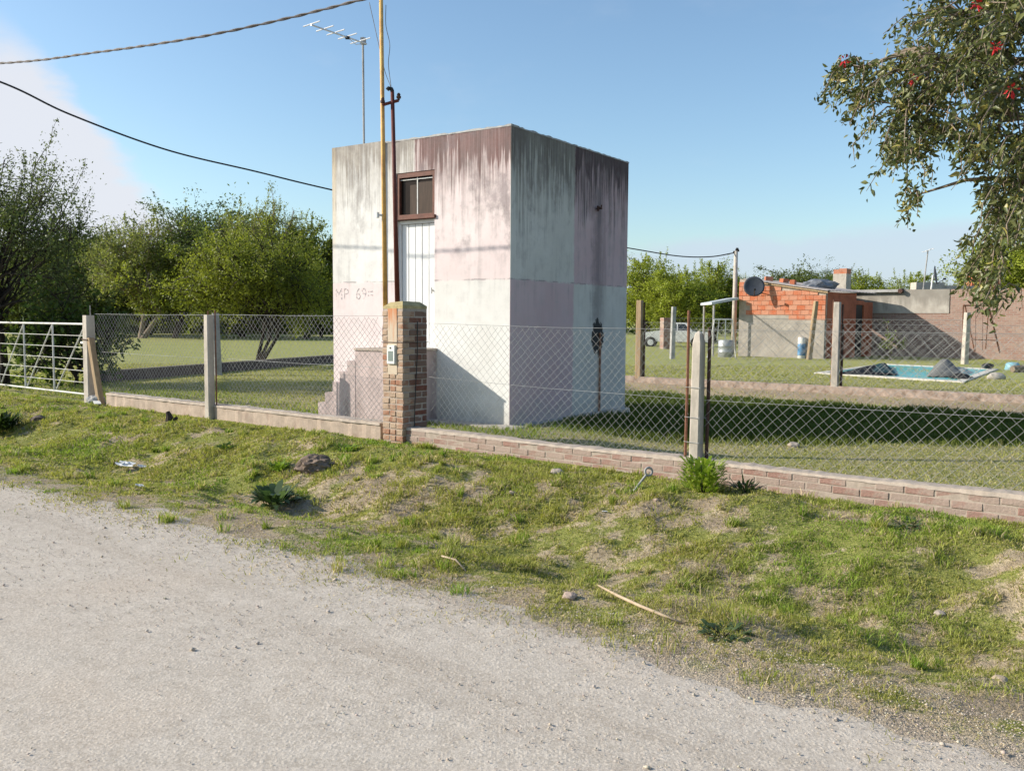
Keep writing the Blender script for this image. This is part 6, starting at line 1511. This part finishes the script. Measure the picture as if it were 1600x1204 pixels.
def verge_things():
    weed('leafy_weed', gpt(428, 788), 85, .24, .075, (.045, .085, .03), (.12, .17, .085), 'blue-green broad-leaved weed on the bank left of centre', .36, .8, 3, .05)
    weed('leafy_weed', gpt(1098, 768), 520, .115, .030, (.17, .27, .025), (.40, .48, .07), 'bright green bushy weed at the foot of the concrete fence post', .56, .85, 4, .27)
    weed('leafy_weed', gpt(1165, 772), 130, .13, .02, (.05, .09, .02), (.12, .15, .05), 'low dark weed right of the bushy weed against the brick wall', .36, .8, 5, .06)
    weed('leafy_weed', gpt(1130, 990), 60, .09, .03, (.06, .10, .04), (.13, .18, .08), 'grey-green rosette weed low on the bank near the stick', .3, .5, 6)
    weed('leafy_weed', gpt(1420, 822), 90, .10, .03, (.05, .09, .03), (.12, .17, .07), 'flat grey-green weed below the right brick wall', .5, .45, 7)
    weed('leafy_weed', gpt(492, 728), 160, .09, .028, (.12, .21, .018), (.27, .37, .05), 'small bright weed patch just below the soil mound', .4, .7, 8, .05)
    weed('leafy_weed', gpt(437, 735), 150, .09, .028, (.12, .21, .018), (.27, .37, .05), 'small bright weed patch above the blue-green weed', .3, .8, 9, .06)
    weed('leafy_weed', gpt(540, 705), 170, .09, .03, (.12, .21, .018), (.27, .37, .05), 'lush weed patch right of the soil mound', .5, .6, 10, .04)
    weed('leafy_weed', gpt(355, 690), 90, .09, .03, (.04, .09, .012), (.10, .17, .025), 'dark green weed patch on the upper bank below the left wall', .34, .6, 11, .03)
    weed('leafy_weed', gpt(4, 682), 260, .22, .05, (.015, .03, .008), (.045, .075, .02), 'dark weed clump cut by the left picture edge', .6, .9, 12, .18)
    weed('leafy_weed', gpt(785, 655), 40, .10, .03, (.03, .07, .012), (.08, .13, .03), 'small dark weed at the near corner of the square building', .16, .9, 13, .16)
    weed('leafy_weed', gpt(1480, 800), 110, .16, .02, (.06, .11, .02), (.15, .21, .04), 'thin upright weed against the brick wall near the right edge', .4, .95, 14, .05)
    m = blob(.20, .17, .13, 26, 4, .30, 3.5); p = gpt(493, 704); m.name = 'soil_mound'; m.location = (p.x, p.y, p.z + .02); m.data.materials.append(simple('clod', (.17, .125, .095), .95, .3, 9, bump=.8)); tag(m, 'grey-brown soil mound on the bank left of the pillar', 'mound')
    for i, (u, v, s, lab) in enumerate(((870, 742, .055, 'grey stone on the bank below the pillar side wall'), (890, 934, .035, 'flat pinkish stone beside the left end of the stick'), (800, 776, .03, 'small tan stone on the middle of the bank'),
            (1468, 962, .03, 'white-ish pebble low on the right bank'), (1510, 1046, .022, 'left one of the pale pebbles near the lower right corner'), (1562, 1062, .03, 'largest pale stone in the lower right corner grass'), (1240, 698, .07, 'pale stone on the lawn behind the right fence'), (1026, 777, .022, 'tiny white stone right of the iron anchor rod'), (738, 728, .03, 'pale chip of rubble just below the brick wall'), (60, 655, .09, 'dark clod on the bank below the gate'))):
        o = blob(s * 1.2, s, s * .65, 50 + i, 3, .22, 1.5); p = gpt(u, v); o.name = 'stone'; o.location = (p.x, p.y, p.z + s * .35); o.data.materials.append(simple('pebble', ((.36, .30, .25), (.38, .29, .235), (.38, .30, .21))[i % 3] if i != 9 else (.13, .10, .08), .9, .2, 12, bump=.4)); tag(o, lab, 'stone')
    # little stump
    p = gpt(264, 660); o = MB(2).tube([(0, 0, -.05), (.01, 0, .06), (-.02, .01, .14)], [.07, .055, .03], 8).tube([(.05, 0, .0), (.12, 0, .06)], [.04, .02], 6).build('stump', MAT['bark']); o.location = p; tag(o, 'small broken brown stump on the bank below the left wall', 'stump')
    # iron eye rod
    a, b = gpt(992, 768), at(1010, 741, gpt(992, 768).y + .06); e = empty('anchor_rod', tuple(a), 0, 'iron anchor rod with an eye sticking out of the bank', 'rod')
    d = b - a; MB().tube([tuple(d * -.2), tuple(d)], .011, 8).build('rod', MAT['concrete_grey'], e)
    c = d * 1.0 + d.normalized() * .035; n = d.normalized(); s = n.cross(Vector((0, 1, .2))).normalized(); ring = [tuple(c + (n * math.cos(t) + s * math.sin(t)) * .036) for t in np.linspace(0, 6.283, 17)]
    MB().tube(ring, .0105, 8, False).build('eye', MAT['concrete_grey'], e)
    # stick
    pts = [gpt(u, v) + Vector((0, 0, h)) for u, v, h in ((935, 921, .035), (965, 938, .03), (1000, 953, .025), (1035, 966, .02), (1066, 976, .012))]
    o0 = pts[0]; o = MB().tube([tuple(q - o0) for q in pts], [.006, .009, .009, .008, .004], 7).build('stick', simple('dry_wood', (.42, .32, .22), .85, .2, 12, bump=.3), None, True); o.location = o0; tag(o, 'long dry pale stick lying at the road edge of the bank', 'stick')
    pts = [gpt(u, v) + Vector((0, 0, h)) for u, v, h in ((690, 876, .02), (712, 886, .02), (728, 893, .01))]
    o0 = pts[0]; o = MB().tube([tuple(q - o0) for q in pts], [.006, .007, .004], 6).build('twig', simple('dry_twig', (.42, .33, .24), .85, .2, 12), None, True); o.location = o0; tag(o, 'short dry twig on the bank left of the long stick', 'twig')
    # litter
    for i, (u, v, s, lab) in enumerate(((197, 727, .11, 'left crumpled white paper on the left bank'), (222, 730, .075, 'right crumpled white paper on the left bank'), (217, 763, .06, 'white scrap near the road on the left'), (945, 803, .025, 'tiny white scrap on the middle bank'))):
        r = np.random.default_rng(i + 3); n = 6; V = []; F = []
        for a in range(n):
            for b in range(n): V.append(((a / 5 - .5) * s * 1.6 + .2 * s * r.normal(), (b / 5 - .5) * s + .15 * s * r.normal(), .35 * s * r.random() + .15 * s))
        for a in range(n - 1):
            for b in range(n - 1): q = a * n + b; F.append((q, q + 1, q + n + 1, q + n))
        o = MB().add(V, F).build('paper_scrap', simple('paper', (.74, .73, .71), .8, .05, 9, bump=0)); p = gpt(u, v); o.location = (p.x, p.y, p.z + .015); o.rotation_euler = (.2, .1, i); tag(o, lab, 'litter')
        o.modifiers.new('t', 'SOLIDIFY').thickness = .002
verge_things()
